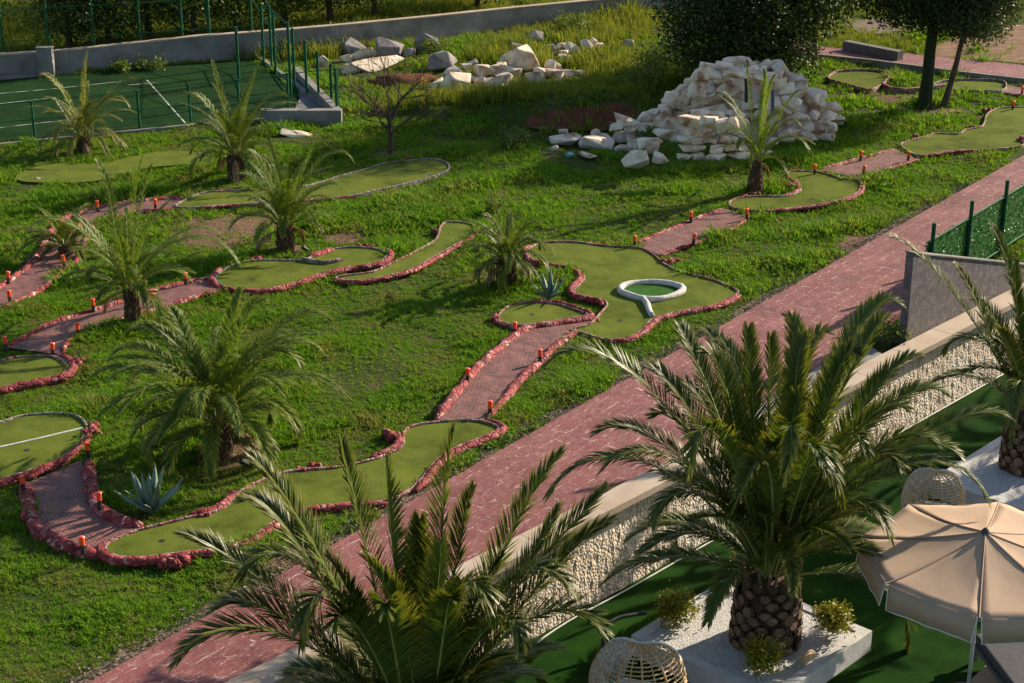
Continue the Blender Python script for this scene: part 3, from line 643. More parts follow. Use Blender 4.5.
def small_palm(label, base, crown_y, n=20, L=1.5, mat='palm_leaf_light', seed=0, tips=(), r0=.16, r1=.09, pairs=34, LL=.30, e_lo=-5, bend=75, azr=None, limp=.15, lean=0, group=PG, width=.022, fill=True):
    b = at(*base); h = hup(b, crown_y)
    root = empty('palm_tree', b, label, 'palm tree', group)
    trunk_shaggy(root, b, max(.2, h), r0, r1, seed)
    c = b+Vector((0, 0, max(.2, h))); r = random.Random(seed)
    for i in range(n if fill else 0):
        az = i*2.39996+seed; q = (i+.5)/n; e_lo_ = e_lo+28; e0 = R(e_lo_+(86-e_lo_)*(1-q)**.8); l = 1.12*L*(.75+.35*math.sin(math.pi*min(1, .25+q)))*r.uniform(.85, 1.1)
        e1 = e0-R((bend+24)*r.uniform(.8, 1.3)*(.6+.6*q))
        p = c+Vector((math.cos(az)*.05, math.sin(az)*.05, -.08*q)); mb = MB()
        frond(mb, arc_pts(p, az, e0, e1, l, side=r.uniform(-.3, .3)), pairs, LL*r.uniform(.85, 1.1), width, seed=seed*100+i, limp=limp*r.random()*2, r0=.014)
        mb.build('frond', [mat, 'rachis'], root)
    for i, (x, y, dY, ar) in enumerate(tips):
        mb = MB(); frond(mb, tip_pts(c, x, y, dY, ar), pairs+6, LL, width, seed=seed*100+50+i, limp=limp, r0=.014); mb.build('frond', [mat, 'rachis'], root)
    for i in range(2 if n > 13 else 1):
        az = seed*1.7+i*2.6; mb = MB(); frond(mb, arc_pts(c+Vector((0, 0, -.06)), az, R(5), R(-80), L*.62, side=.3), int(pairs*.6), LL*.7, width, seed=seed+i, limp=.9, r0=.012)
        mb.build('dry_frond', ['palm_leaf_dead', 'palm_scar'], root)
    return root, c

small_palm('pale green palm with drooping fronds beside the green court, far left', (84,151), 139, 26, 1.55, 'palm_leaf_tan', 3, [(40,78,.3,.3),(88,52,.2,.05),(128,105,.2,.35),(133,78,.3,.15)], LL=.34, e_lo=5, bend=95)
small_palm('palm with upright fronds in front of the court corner', (237,179), 156, 26, 1.75, 'palm_leaf', 5, [(189,95,.3,.2),(212,62,.2,.05),(262,58,.2,.05),(285,95,0,.25),(196,125,0,.2)], LL=.36, r0=.24, r1=.2, e_lo=5)
small_palm('feathery palm with a thick brown trunk base behind the curled green', (286,250), 227, 24, 1.6, 'palm_leaf_light', 8, [(250,150,.3,.1),(352,160,.3,.3),(345,190,0,.25),(268,135,.5,.05),(322,130,.2,.05),(236,178,.2,.3)], LL=.34, r0=.2, r1=.14, e_lo=15)
small_palm('tall leaning-frond palm on the left beside the long brick ramp', (133,322), 292, 18, 1.75, 'palm_leaf_light', 11, [(143,156,.3,.02),(152,165,-.3,.03),(97,160,.6,.03),(238,262,-.4,.35),(225,240,.3,.3),(88,278,-.5,.35),(148,315,-1.0,.5),(75,215,.5,.1),(20,245,.2,.4)], LL=.34, r0=.12, r1=.1, e_lo=10)
small_palm('full round palm on a bare soil ring in the left foreground lawn', (219,453), 422, 36, 2.0, 'palm_leaf_light', 13, [(85,385,0,.3),(352,402,-.3,.3),(128,335,.5,.3),(330,320,.5,.28),(175,425,-1.2,.5),(300,365,0,.35),(110,360,.3,.35),(262,300,.6,.15),(168,308,.6,.15),(240,290,.8,.05),(320,350,.8,.3)], LL=.42, r0=.24, r1=.16, e_lo=0, bend=100, pairs=46, width=.026)
small_palm('lone short palm beside a dark slatted guard in the middle of the lawn', (507,285), 262, 22, 1.15, 'palm_leaf', 17, [(478,250,0,.4),(490,192,.2,.05),(545,252,0,.5),(520,275,-.8,.6),(484,215,.2,.2)], LL=.27, r0=.2, r1=.16, e_lo=0, bend=110)
small_palm('yellowish young palm standing in front of the white rock mound', (755,192), 163, 12, 1.5, 'palm_leaf_light', 19, [(716,95,.2,.3),(800,90,.2,.12),(812,158,-.4,.45),(745,62,.3,.02),(764,70,.2,.02),(737,150,-.5,.5),(775,75,.4,.05),(728,120,0,.3),(800,125,0,.3)], LL=.24, r0=.2, r1=.09, e_lo=20)
small_palm('small dark palm leaning over the upper left brick ramp', (66,256), 248, 16, 1.1, 'palm_leaf', 23, [(15,258,-.2,.3),(22,238,.1,.3),(98,238,0,.3),(80,222,.3,.2),(40,262,-.3,.3)], LL=.3, e_lo=0, r0=.12)

def scaly_trunk(root, b, h, r0, r1, bulge=.06):
    mb = MB(); n = 10; mb.tube([b+Vector((0, 0, h*i/n-.05)) for i in range(n+1)], [(r0+(r1-r0)*i/n)*.9 for i in range(n+1)], 20, 0)
    rows = int(h/.135)+1; cols = 12
    for j in range(rows):
        z = h*(j+.3)/rows; rr = r0+(r1-r0)*z/h+bulge*math.sin(math.pi*z/h)*.5
        for i in range(cols):
            a = 2*math.pi*(i+.5*(j % 2))/cols+rng.normal()*.02; d = Vector((math.cos(a), math.sin(a), 0)); s_ = Vector((-d.y, d.x, 0)); u = Vector((0, 0, 1))
            c = b+d*rr+u*z; w_ = math.pi*rr/cols*rng.uniform(.80, 1.02); hh = .16*rng.uniform(.75, 1.15); c = c+u*rng.normal()*.014+s_*rng.normal()*.012
            if rng.random() < .06: continue
            k = .035+.03*z/h+rng.random()*.02
            ring = [c-s_*w_, c-s_*w_*.55-u*hh*.5, c-u*hh*.72, c+s_*w_*.55-u*hh*.5, c+s_*w_, c+s_*w_*.5+u*hh*.55, c-s_*w_*.5+u*hh*.55]
            ring = [q-d*.03 for q in ring]; inner = [c+(q-c)*.76+d*k*.7+u*.02 for q in ring]
            m_ = len(ring); mb.add(ring+inner, [(x, (x+1) % m_, m_+(x+1) % m_, m_+x) for x in range(m_)], 0)
            mb.add(inner, [tuple(range(m_))], 1 if z < h*.86 else 0)
    for k in range(420):                                       # torn fibre between and above the scars
        a = rng.random()*6.283; z = h*(rng.random()**.6); d = Vector((math.cos(a), math.sin(a), 0)); s_ = Vector((-d.y, d.x, 0)); p = b+d*(r0+(r1-r0)*z/h+.05)+Vector((0, 0, z)); q = p+d*rng.uniform(.0, .07)+s_*rng.normal()*.05+Vector((0, 0, rng.uniform(-.10, .12)))
        mb.add([p-s_*.006, p+s_*.006, q], [(0, 1, 2)], 0)
    return mb.build('trunk', ['palm_fibre', 'palm_scar'], root)
def big_palm(label, b, crown_y, trunk, tips, nfill, L, seed, LL=.5, pairs=74, e_lo=5, azr=(0, 6.283), width=.03, mat='palm_leaf_dark', trim=1.0):
    h = hup(b, crown_y)-b.z; root = empty('palm_tree', b, label, 'palm tree', 'large date palms on the lower terrace')
    scaly_trunk(root, b, h, *trunk); c = b+Vector((0, 0, h)); r = random.Random(seed)
    for i, (x, y, dY, ar) in enumerate(tips):
        az = math.atan2(dY, (x-c.x)) ; mb = MB(); pts = tip_pts(c, x, y, dY, ar); o_ = (pts[4]-c); o_.z = 0
        if o_.length > .01: o_ = o_.normalized()*.14
        pts = [p+o_*(1-k/(len(pts)-1)) for k, p in enumerate(pts)]
        frond(mb, pts, pairs, LL, width, seed=seed*100+i, droop=.1, limp=.22 if ar > .28 and r.random() < .6 else .02); mb.build('frond', [mat, 'rachis'], root)
    for i in range(nfill):
        q = (i+.5)/nfill; az = azr[0]+((i*2.39996+seed) % 6.2832)/6.2832*(azr[1]-azr[0]); e0 = R(e_lo+(86-e_lo)*(1-q)**.85); l = L*(.72+.3*q)*r.uniform(.88, 1.08)
        e1 = e0-R((60+50*q)*r.uniform(.75, 1.25))
        if math.sin(az) < -.2 and q > .55: continue
        p = c+Vector((math.cos(az)*.15*(.3+q), math.sin(az)*.15*(.3+q), -.12*q)); mb = MB()
        frond(mb, arc_pts(p, az, e0, e1, l, 16, side=r.uniform(-.25, .25)), pairs, LL, width, seed=seed*100+60+i, droop=.1, limp=.15*r.random()); mb.build('frond', [mat, 'rachis'], root)
    if b.z < 0:                                                  # dry stubs and pale petioles at the crown base
        for i in range(16):
            az = i*2.39996; mb = MB(); p = c+Vector((math.cos(az)*trunk[1]*.8, math.sin(az)*trunk[1]*.8, -.12)); q = p+Vector((math.cos(az)*.14, math.sin(az)*.14, .3)); mb.tube([p, q], [.03, .02], 6, 0)
            mb.build('leaf_stub', ['palm_scar'], root)
    return root
pb = at(765, 640, -1.13)
big_palm('largest palm, on the white square planter, crown in the centre right', pb, 572, (.52, .40), [
 (548,495,0.2,0.30),(597,432,0.8,0.18),(545,366,1.2,0.24),(672,388,1.4,0.25),(680,326,1.6,0.16),(722,342,1.9,0.13),(748,330,0.6,0.13),(790,318,1.2,0.15),(828,332,1.6,0.15),(899,304,1.9,0.25),(884,318,0.8,0.14),
 (946,395,1.4,0.20),(1008,418,0.8,0.20),(988,500,0.0,0.32),(890,538,-1.2,0.42),(918,356,1.6,0.15),(786,480,-2.2,0.45),(653,520,-1.0,0.36),(602,470,-0.3,0.30),(840,498,-1.9,0.50),(935,445,-0.4,0.25),(960,458,-0.2,0.28),
 (706,352,1.0,0.15),(770,339,0.0,0.13),(808,340,0.9,0.13),(855,352,0.4,0.21),(640,370,1.2,0.23),(688,472,-1.5,0.40),(866,452,-1.2,0.34),(700,334,2.4,0.18),(865,334,2.4,0.18),(655,415,0.4,0.20),(905,408,0.2,0.20),(900,470,-0.8,0.30),(735,508,-2.0,0.45),(826,476,-1.9,0.40),(770,450,-1.2,0.25),(800,398,0.3,0.16)],
 30, 2.75, 31, e_lo=12)
pb9 = at(418, 800, TZ)
big_palm('lower foreground palm cut by the bottom edge of the picture', pb9, 742, (.5, .4), [
 (183,534,.3,.14),(253,459,.5,.05),(342,444,.3,.02),(386,458,0,.02),(455,428,.2,.0),(473,490,.4,.0),(560,454,1.0,.02),(558,511,.4,.02),(604,490,.8,.03),(609,522,.5,.05),(600,628,-.6,.25),(570,590,-.8,.3),(494,618,-1.2,.45),
 (242,575,-.8,.3),(177,662,-.8,.28),(300,640,-1.5,.45),(330,560,-.4,.1),(420,520,.6,.0),(500,560,0,.08),(440,545,-.6,.0),(365,560,-.8,.05),(245,500,.9,.12),(520,640,-1.2,.3),(215,610,0,.25),(455,600,-1.4,.15),(385,610,-1.4,.15),(335,620,-1.2,.2)],
 24, 2.5, 47, e_lo=30, LL=.60, pairs=80)
pb10 = at(1024, 468, -1.13)
big_palm('palm at the right edge growing from the far white planter', pb10, 410, (.44, .34), [
 (888,236,.6,.07),(956,266,1.0,.05),(944,352,.4,.40),(992,226,1.3,.02),(1016,262,.5,0),(1040,230,1.0,.0),(1070,250,1.2,.03),(975,300,1.2,.15),(1000,330,-.6,.1),(1100,330,.5,.25),(1120,380,0,.3),(1085,440,-.9,.4),(1010,440,-1.6,.5),(1045,300,0,.05)],
 10, 2.1, 59, e_lo=50, LL=.42, pairs=64)

for bx, by, lb in ((12.9, 28.9, 'unseen date palm added right of the parasol, outside the picture, to shade the terrace'), (16.6, 34.2, 'second unseen date palm added further along the terrace to shade it')):  # out-of-view palms, added to throw shade on the terrace and planters
    pb_ = Vector((bx, by, TZ)); big_palm(lb, pb_, 341.5-F*math.tan(math.atan((H-(1.6))/by)-PITCH)*-1, (.5, .4), [], 34, 2.9, int(bx*7), e_lo=-5, pairs=50)
# ---------------------------------------------------------------- planters, small shrubs, log
pc = at(757, 632, -1.15); pr = math.atan2(W_D.y, W_D.x)
def planter(label, c, half, zt=-1.13):
    root = empty('planter', (c.x, c.y, TZ), label, 'planter', rz=pr)
    mb = MB(); d = half; w_ = .17; hgt = zt-TZ+.02
    for sx, sy, a, b_ in ((0, 1, 2*d, w_), (0, -1, 2*d, w_), (1, 0, w_, 2*d-2*w_), (-1, 0, w_, 2*d-2*w_)):
        mb.box((sx*(d-w_/2), sy*(d-w_/2), hgt/2), (a, b_, hgt))
    mb.build('border', 'white_paint', root, local=True)
    mb = MB(); mb.box((0, 0, (hgt-.02)/2), (2*d-2*w_+.002, 2*d-2*w_+.002, hgt-.02)); mb.build('gravel', 'white_gravel', root, local=True)
    return root
planter('white stone square planter bed under the largest palm', (at(752, 634, -1.13)), 1.27)
planter('white stone planter bed at the right edge behind the parasol', at(1050, 478, -1.13), 1.5)
def shrub(name, label, b, r, h, mat, n, size, stems=5, group=None, cat='shrub'):
    root = empty(name, b, label, cat, group)
    mb = MB()
    for i in range(stems):
        a = i*2.4; tp = b+Vector((math.cos(a)*r*.5, math.sin(a)*r*.5, h*.7)); mb.tube([b, b.lerp(tp, .5)+Vector((0, 0, h*.08)), tp], [.012, .009, .005], 5)
    mb.build('stem', 'bark', root)
    mb = MB(); pts = []
    cl = [(b.x+rng.normal()*r*.45, b.y+rng.normal()*r*.45, b.z+h*(.35+.6*rng.random())) for _ in range(max(6, n//60))]
    for i in range(n):
        c = cl[i % len(cl)]; pts.append([c[k]+rng.normal()*r*.27 for k in range(3)])
    leaf_cloud(mb, pts, size, .55); mb.build('foliage', mat, root)
    return root
SG = 'small yellow green shrubs on the palm planter'
shrub('planter_shrub', 'small shrub with yellow tips on the left corner of the planter', at(675, 625, -1.13), .27, .42, 'yellow_leaf', 2200, .055, group=SG)
shrub('planter_shrub', 'small yellow shrub in front of the scaly palm trunk', at(763, 672, -1.13), .25, .42, 'yellow_leaf', 2000, .055, group=SG)
shrub('planter_shrub', 'small yellow shrub on the right side of the planter', at(833, 634, -1.13), .24, .44, 'yellow_leaf', 2200, .055, group=SG)
shrub('planter_shrub', 'small dark shrub half hidden behind the scaly palm trunk', at(737, 580, -1.13), .22, .38, 'mid_leaf', 500, .06, group=SG)
mb = MB(); p = at(802, 661, -1.07); q = at(812, 653, -1.07); mb.tube([p, p.lerp(q, .5)+Vector((0, 0, .01)), q], [.06, .065, .058], 12); tag(mb.build('log', 'log_wood', smooth=False), 'short pale cut log lying on the white planter', 'log')

# ---------------------------------------------------------------- parasol
uc = at(990, 556, .80); up_ = ppm(uc); ur = 128/up_; apex = Vector((uc.x-.10, uc.y, .80+.37))
um = empty('parasol', (uc.x, uc.y, TZ), 'beige canvas parasol with hanging valance and white pole, bottom right', 'parasol')
ph = R(251); cor = [uc+Vector((math.cos(ph+k*math.pi/4)*ur, math.sin(ph+k*math.pi/4)*ur, 0)) for k in range(8)]
mb = MB(); top = apex; nR = 10; nT = 8
for k in range(8):
    a, b_ = cor[k], cor[(k+1) % 8]; vs = []; 
    for i in range(nR+1):
        q = i/nR
        for j in range(nT+1):
            e = a.lerp(b_, j/nT); p = top.lerp(e, q); sag = -.10*math.sin(math.pi*q)*.55-.055*math.sin(math.pi*j/nT)*q*(1-.35*q)+.012*h1(j*1.3+k*3, i*.8)*q
            p.z += sag; vs.append(p)
    mb.add(vs, [(i*(nT+1)+j, (i+1)*(nT+1)+j, (i+1)*(nT+1)+j+1, i*(nT+1)+j+1) for i in range(nR) for j in range(nT)])
cv = mb.build('canopy', 'canvas', um, True)
mod = cv.modifiers.new('s', 'SOLIDIFY'); mod.thickness = .004
for k in range(8):
    a, b_ = cor[k], cor[(k+1) % 8]; o_ = ((a+b_)/2-uc).normalized(); mb = MB(); vs = []; low = []
    for j in range(9):
        q = j/8; e = a.lerp(b_, .02+q*.96); z0 = e.z-.055*math.sin(math.pi*(.02+q*.96))*.65; dl = .36*(1-.0*q); ins = (.5-q)*.13
        x = a.lerp(b_, .02+q*.96+ins*.3)
        l = Vector((x.x, x.y, z0-dl+.03*math.sin(math.pi*q)))+o_*(.05+.02*h1(j, k)); vs += [Vector((e.x, e.y, z0+.002)), l]; low.append(l)
    mb.add(vs, [(2*j, 2*j+1, 2*j+3, 2*j+2) for j in range(8)]); v_ = mb.build('valance', 'canvas', um, True); mm = v_.modifiers.new('s', 'SOLIDIFY'); mm.thickness = .004
    mb = MB(); mb.tube([vs[0]]+low+[vs[-2]], .008, 5); mb.build('piping', 'piping', v_)
for k in range(8):
    mb = MB(); n = 10; mb.tube([top.lerp(cor[k], i/n)+Vector((0, 0, -.10*math.sin(math.pi*i/n)*.55+.003)) for i in range(n+1)], .010, 6); mb.build('seam', 'canvas', um)
    mb = MB(); mb.tube([Vector((apex.x, apex.y, apex.z-.12)), cor[k]+Vector((0, 0, -.05))], .009, 5); mb.build('rib', 'white_paint', um)
mb = MB(); mb.tube([(apex.x, apex.y, TZ), (apex.x, apex.y, apex.z-.02)], .028, 12); mb.build('pole', 'white_paint', um, True)
mb = MB(); mb.tube([(apex.x, apex.y, apex.z-.02), (apex.x, apex.y, apex.z+.03), (apex.x, apex.y, apex.z+.07)], [.06, .05, .012], 12); mb.build('finial', 'grey_fabric', um, True)
mb = MB(); mb.tube([(apex.x, apex.y, TZ), (apex.x, apex.y, TZ+.06), (apex.x, apex.y, TZ+.09)], [.28, .28, .08], 24); mb.build('foot', 'dark_concrete', um)

# ---------------------------------------------------------------- wicker pod chairs
def pod(label, c, rx, ry, rz_, face):
    """hooded basket chair; open side towards `face` (radians)"""
    root = empty('wicker_chair', (c.x, c.y, TZ), label, 'wicker chair', 'rattan pod chairs')
    cz = c.z
    def sp(u, v):       # u around, v from bottom(0) to top(1)
        th = math.pi*v; r = math.sin(th)**.75; return Vector((c.x+math.cos(u)*rx*r, c.y+math.sin(u)*ry*r, cz-math.cos(th)*rz_))
    u0, u1 = face+R(62), face+R(298)
    nU = 14
    for i in range(nU+1):
        u = u0+(u1-u0)*i/nU; mb = MB(); big = i in (0, nU)
        mb.tube([sp(u, .12+.88*j/18) for j in range(19)], .028 if big else ((.009 if i % 2 else .016)), 6); mb.build('rim' if big else 'rib', 'pale_rope' if big else 'rattan', root, True)
    mb = MB(); n = 24
    for j in range(n):
        v = .16+.80*j/n
        for s_ in range(nU*2):
            if rng.random() < .03: continue
            a = u0+(u1-u0)*s_/(nU*2); b_ = u0+(u1-u0)*(s_+1)/(nU*2); o = .008*(1 if (s_+j) % 2 else -1)
            p, q = sp(a, v), sp(b_, v+.004); d = (p-Vector((c.x, c.y, cz))).normalized()*o
            mb.tube([p+d, q-d], .012, 4, 0, cap=False)
    mb.build('slats', 'rattan', root)
    mb = MB()
    for s_ in range(60):                                       # fine rope net on the outside of one half
        a0 = u0+(u1-u0)*.42*s_/60
        mb.tube([sp(a0+(.25 if s_ % 2 else -.25)*(j/14), .2+.75*j/14)*1.0 for j in range(15)], .006, 4, 0, cap=False)
    mb.build('rope_net', 'pale_rope', root)
    mb = MB(); blob(mb, (c.x, c.y, cz-rz_*.42), (rx*1.45, ry*1.45, .3), 3); mb.build('cushion', 'cushion', root, True)
    mb = MB(); mb.tube([(c.x, c.y, TZ), (c.x, c.y, TZ+.03), (c.x, c.y, TZ+.05), (c.x, c.y, cz-rz_+.04)], [.35, .35, .04, .04], 16); mb.build('stand', 'black_plastic', root)
    return root
def podat(x, ytop, ht): 
    # find ground point such that the top at height ht projects to (x,ytop)
    p = at(x, ytop, TZ+ht); return Vector((p.x, p.y, TZ+ht*.55))
c1 = podat(638, 640, 1.3); pod('rattan pod chair at the bottom edge in front of the white planter', c1-Vector((0, .15, 0)), .66, .60, .62, R(75))
c2 = podat(936, 472, 1.2); pod('rattan pod chair half hidden behind the beige parasol', c2, .52, .50, .56, R(75))
# black curved pipe between planter and chair
mb = MB(); pts = [at(604, 652, TZ+.1), at(603, 640, TZ+.25), at(606, 626, TZ+.45), at(618, 618, TZ+.5), at(632, 615, TZ+.5), at(646, 613, TZ+.48)]
mb.tube(catmull(pts, False, .06), .03, 8); tag(mb.build('curved_pipe', 'black_plastic', None, True), 'black curved foam covered pipe beside the rattan pod chair', 'pipe')
# sunbed and slab in the corner
flat('paving_slab', [at(952, 700, TZ), at(985, 668, TZ), at(1010, 640, TZ), at(1090, 640, TZ), at(1080, 730, TZ), at(980, 730, TZ)], TZ+.04, 'cap_stone', th=.06)
sb = empty('sunbed', at(1040, 690, TZ), 'dark grey cushioned sunbed in the bottom right corner under the parasol', 'sunbed')
mb = MB(); c_ = at(1035, 672, TZ+.4); mb.box((c_.x, c_.y, TZ+.42), (1.0, 2.0, .13), R(8)); o = mb.build('mattress', 'grey_fabric', sb); bv = o.modifiers.new('b', 'BEVEL'); bv.width = .04; bv.segments = 3
mb = MB(); mb.box((c_.x, c_.y, TZ+.31), (1.06, 2.06, .07), R(8)); mb.build('frame', 'dark_concrete', sb)
for sx in (-1, 1):
    for sy in (-1, 1):
        mb = MB(); v_ = Matrix.Rotation(R(8), 3, 'Z') @ Vector((sx*.48, sy*.95, 0)); mb.box((c_.x+v_.x, c_.y+v_.y, TZ+.16), (.06, .06, .24), R(8)); mb.build('leg', 'dark_concrete', sb)
# white hose along the foot of the wall
mb = MB(); mb.tube(catmull([wl(-9, .55, TZ+.03), wl(-5, .62, TZ+.03), wl(-3, .5, TZ+.04), wl(-1.5, .52, TZ+.03), wl(2, .50, TZ+.03), wl(7, .47, TZ+.03), wl(16, .47, TZ+.03)], False, .3), .014, 6)
tag(mb.build('hose', 'white_paint'), 'thin white hose lying along the foot of the retaining wall', 'hose')

# ---------------------------------------------------------------- agaves, guard, spotlights
def agave(label, b, n, L, seed):
    root = empty('agave', b, label, 'agave', 'blue green agaves on the lawn'); r = random.Random(seed)
    for i in range(n):
        az = i*2.39996+seed; q = (i+.5)/n; e0 = R(86-60*q+r.uniform(-6, 6)); e1 = e0+R(r.uniform(-18, 6)); l = L*r.uniform(.8, 1.05); pts = arc_pts(b+Vector((0, 0, .03)), az, e0, e1, l, 8)
        mb = MB(); vs = []; S_ = Vector((-math.sin(az), math.cos(az), 0))
        for k, p in enumerate(pts):
            q_ = k/8; w_ = L*.085*(1.0+.9*q_-1.9*q_**2.2) if q_ < 1 else .002; T = (pts[min(k+1, 8)]-pts[max(k-1, 0)]).normalized(); Nn = S_.cross(T); w_ = max(.002, w_)
            vs += [p-S_*w_-Nn*w_*-.5, p-Nn*.012, p+S_*w_-Nn*w_*-.5, p-Nn*-.03*(1-q_)]
        fs = []
        for k in range(8):
            a = k*4
            for j in range(4): fs.append((a+j, a+(j+1) % 4, a+4+(j+1) % 4, a+4+j))
        mb.add(vs, fs); mb.build('leaf', 'agave_leaf', root, True)
agave('large blue green agave in the lower left lawn beside the brick ramp', at(152, 512), 12, .78, 2)
agave('smaller agave between the lone palm and the pond green', at(549, 299), 10, .62, 5)
gp = at(496, 284); gr = empty('slatted_guard', gp, 'dark wooden slatted guard at the foot of the lone palm', 'tree guard')
for i in range(9):
    mb = MB(); q = Vector((gp.x-.15+.055*i, gp.y-.12+(.0 if i < 5 else .03*(i-4)), 0)); mb.box((q.x, q.y, .3), (.028, .02, .6)); mb.build('slat', 'dark_wood', gr)
mb = MB(); mb.box((gp.x+.07, gp.y-.10, .5), (.5, .02, .04), R(8)); mb.build('cross_bar', 'dark_wood', gr)
def spot(label, p):
    r = empty('spotlight', p, label, 'spotlight', 'small black garden spotlights')
    mb = MB(); mb.tube([p, p+Vector((0, 0, .1))], .012, 6); mb.build('spike', 'black_plastic', r)
    mb = MB(); mb.tube([p+Vector((.04, .02, .09)), p+Vector((0, 0, .12)), p+Vector((-.07, -.03, .18))], [.03, .045, .055], 10); mb.build('head', 'black_plastic', r)
spot('small black spotlight on the lawn right of the full round palm', at(246, 470)); spot('small black spotlight behind the curled green beside the feathery palm', at(306, 254))
# ---------------------------------------------------------------- far walls, court, fences
bw = empty('boundary_wall', at(300, 60), 'long low grey concrete boundary wall across the back of the field', 'wall')
WH = [.75,.72,.72,.78,.84,.86,.86,.80,.70,.66,.5,.5]
line = [at(-60, 76), at(0, 77), at(70, 72), at(140, 66), at(200, 61), at(262, 57), at(340, 50), at(420, 40), at(512, 27), at(600, 17), at(690, 8), at(760, -2)]
for i in range(len(line)-1):
    a, b_ = line[i], line[i+1]; d = (b_-a).normalized(); n_ = Vector((d.y, -d.x, 0))*.1; h0, h1_ = .98+.02*(i % 2), .98+.02*(i % 2)
    mb = MB(); mb.prism([a+n_, b_+n_, b_-n_, a-n_], -.2, [WH[i], WH[i+1], WH[i+1], WH[i]]); mb.build('wall_panel', 'concrete', bw)
    zz = [WH[i], WH[i+1], WH[i+1], WH[i]]; mb = MB(); mb.prism([a+n_*1.25, b_+n_*1.25, b_-n_*1.25, a-n_*1.25], [q+.003 for q in zz], [q+.05 for q in zz]); mb.build('coping', 'cap_stone', bw)
p = at(50, 74); mb = MB(); mb.box((p.x, p.y-.35, .47), (.5, .25, .94)); mb.box((p.x, p.y-.35, .96), (.56, .31, .03)); tag(mb.build('utility_box', 'concrete'), 'pale grey upright utility box standing against the boundary wall', 'utility box')
ct = [at(-80, 146), at(0, 143.5), at(100, 133), at(200, 124), at(300, 118), at(326, 112), at(253, 60), at(140, 68), at(60, 76), at(0, 81), at(-90, 88)]
flat('court_surface', ct, .03, 'court_turf', th=.1); NOGRASS.append([(p.x, p.y) for p in ct]); NOGRASS.append([(p.x, p.y) for p in [at(296, 74), at(285, 120), at(344, 116)]])
kb = empty('court_kerb', at(200, 125), 'low concrete kerb around the green sports court', 'kerb')
def kseg(a, b_, w_=.12, h=.05, mat='concrete', nm='kerb_stone'):
    d = (b_-a).normalized(); n_ = Vector((d.y, -d.x, 0))*w_/2; mb = MB(); mb.prism([a+n_, b_+n_, b_-n_, a-n_], -.1, h); mb.build(nm, mat, kb)
for a, b_ in zip(P2([(-80,148),(0,145),(100,135),(200,125),(262,120)]), P2([(0,145),(100,135),(200,125),(262,120),(300,117)])): kseg(a, b_)
kseg(at(262, 121), at(342, 121), .3, .35); kseg(at(338, 119), at(296, 76), .22, .3); kseg(at(258, 56.5), at(140, 65), .2, .1); kseg(at(140, 65), at(0, 80), .2, .1); kseg(at(258, 58), at(330, 112), .14, .12)
flat('court_side_pavement', [at(296, 77), at(337, 118), at(290, 120), at(300, 100)], .06, 'dark_concrete', th=.1)
cl = empty('court_lines', at(100, 110), 'worn white line markings on the green court', 'court markings')
def cline(a, b_, w_=.042):
    d = (b_-a).normalized(); n_ = Vector((d.y, -d.x, 0))*w_/2; mb = MB(); mb.add([(q.x, q.y, .036) for q in (a+n_, b_+n_, b_-n_, a-n_)], [(0, 1, 2, 3)]); mb.build('painted_line', 'worn_line', cl)
for a, b_ in (((-30,96),(50,89)),((50,89),(125,81)),((-30,107),(54,97.5)),((54,97.5),(80,137)),((-30,131),(74,119)),((147,80),(188,126)),((128,85),(160,82))): cline(at(*a, .036), at(*b_, .036))
cf = empty('court_fence', at(140, 66), 'tall green post and wire fence around the sports court', 'fence')
def post(px, ytop, ybase, par, r=.045):
    b_ = at(px, ybase); h = hup(b_, ytop); mb = MB(); mb.tube([b_, b_+Vector((0, 0, h))], r, 8); mb.build('post', 'green_paint', par); return b_, h
def wire(par, b1, b2, zs, r=.012, mat='green_paint'):
    for z1, z2 in zs:
        mb = MB(); mb.tube([b1+Vector((0, 0, z1)), b2+Vector((0, 0, z2))], r, 5); mb.build('wire', mat, par)
prev = None
for px, yb in ((-40,79),(6,73),(51,69),(96,66),(142,63),(184,60),(211,58),(253,55),(272,70),(291,97)):
    b_, h = post(px, -14 if px < 260 else -2+(px-264)*.9, yb, cf)
    if px < 260:
        h = 3.1
    if prev: wire(cf, prev[0], b_, [(prev[1]-.05, h-.05), (prev[1]*.66, h*.66), (prev[1]*.33, h*.33), (.1, .1)], .014)
    prev = (b_, h)
sf = empty('side_fence', at(338, 110), 'lower green post fence running down the right side of the court', 'fence'); prev = None
for px, yt, yb in ((264,3,66),(276,12,80),(295,28,92),(307,40,98),(319,51,104),(332,63,110),(338,68,113)):
    b_, h = post(px, yt, yb-2, sf)
    if prev: wire(sf, prev[0], b_, [(prev[1]-.03, h-.03), (prev[1]*.5, h*.5)], .014)
    prev = (b_, h)
ff = empty('front_fence', at(140, 130), 'waist high green post and rail fence along the near side of the court', 'fence'); prev = None
for px, yt, yb in ((-35,106,143),(35,101,138),(90,95,135),(140,90,129),(191,84,124),(240,79,121),(289,73,118),(337,68,116)):
    b_, h = post(px, yt, yb, ff, .04)
    if prev: wire(ff, prev[0], b_, [(prev[1]-.03, h-.03), (prev[1]*.5, h*.5)], .014)
    prev = (b_, h)
post(239, 27, 82, cf, .05); post(210, -10, 58, cf, .05)

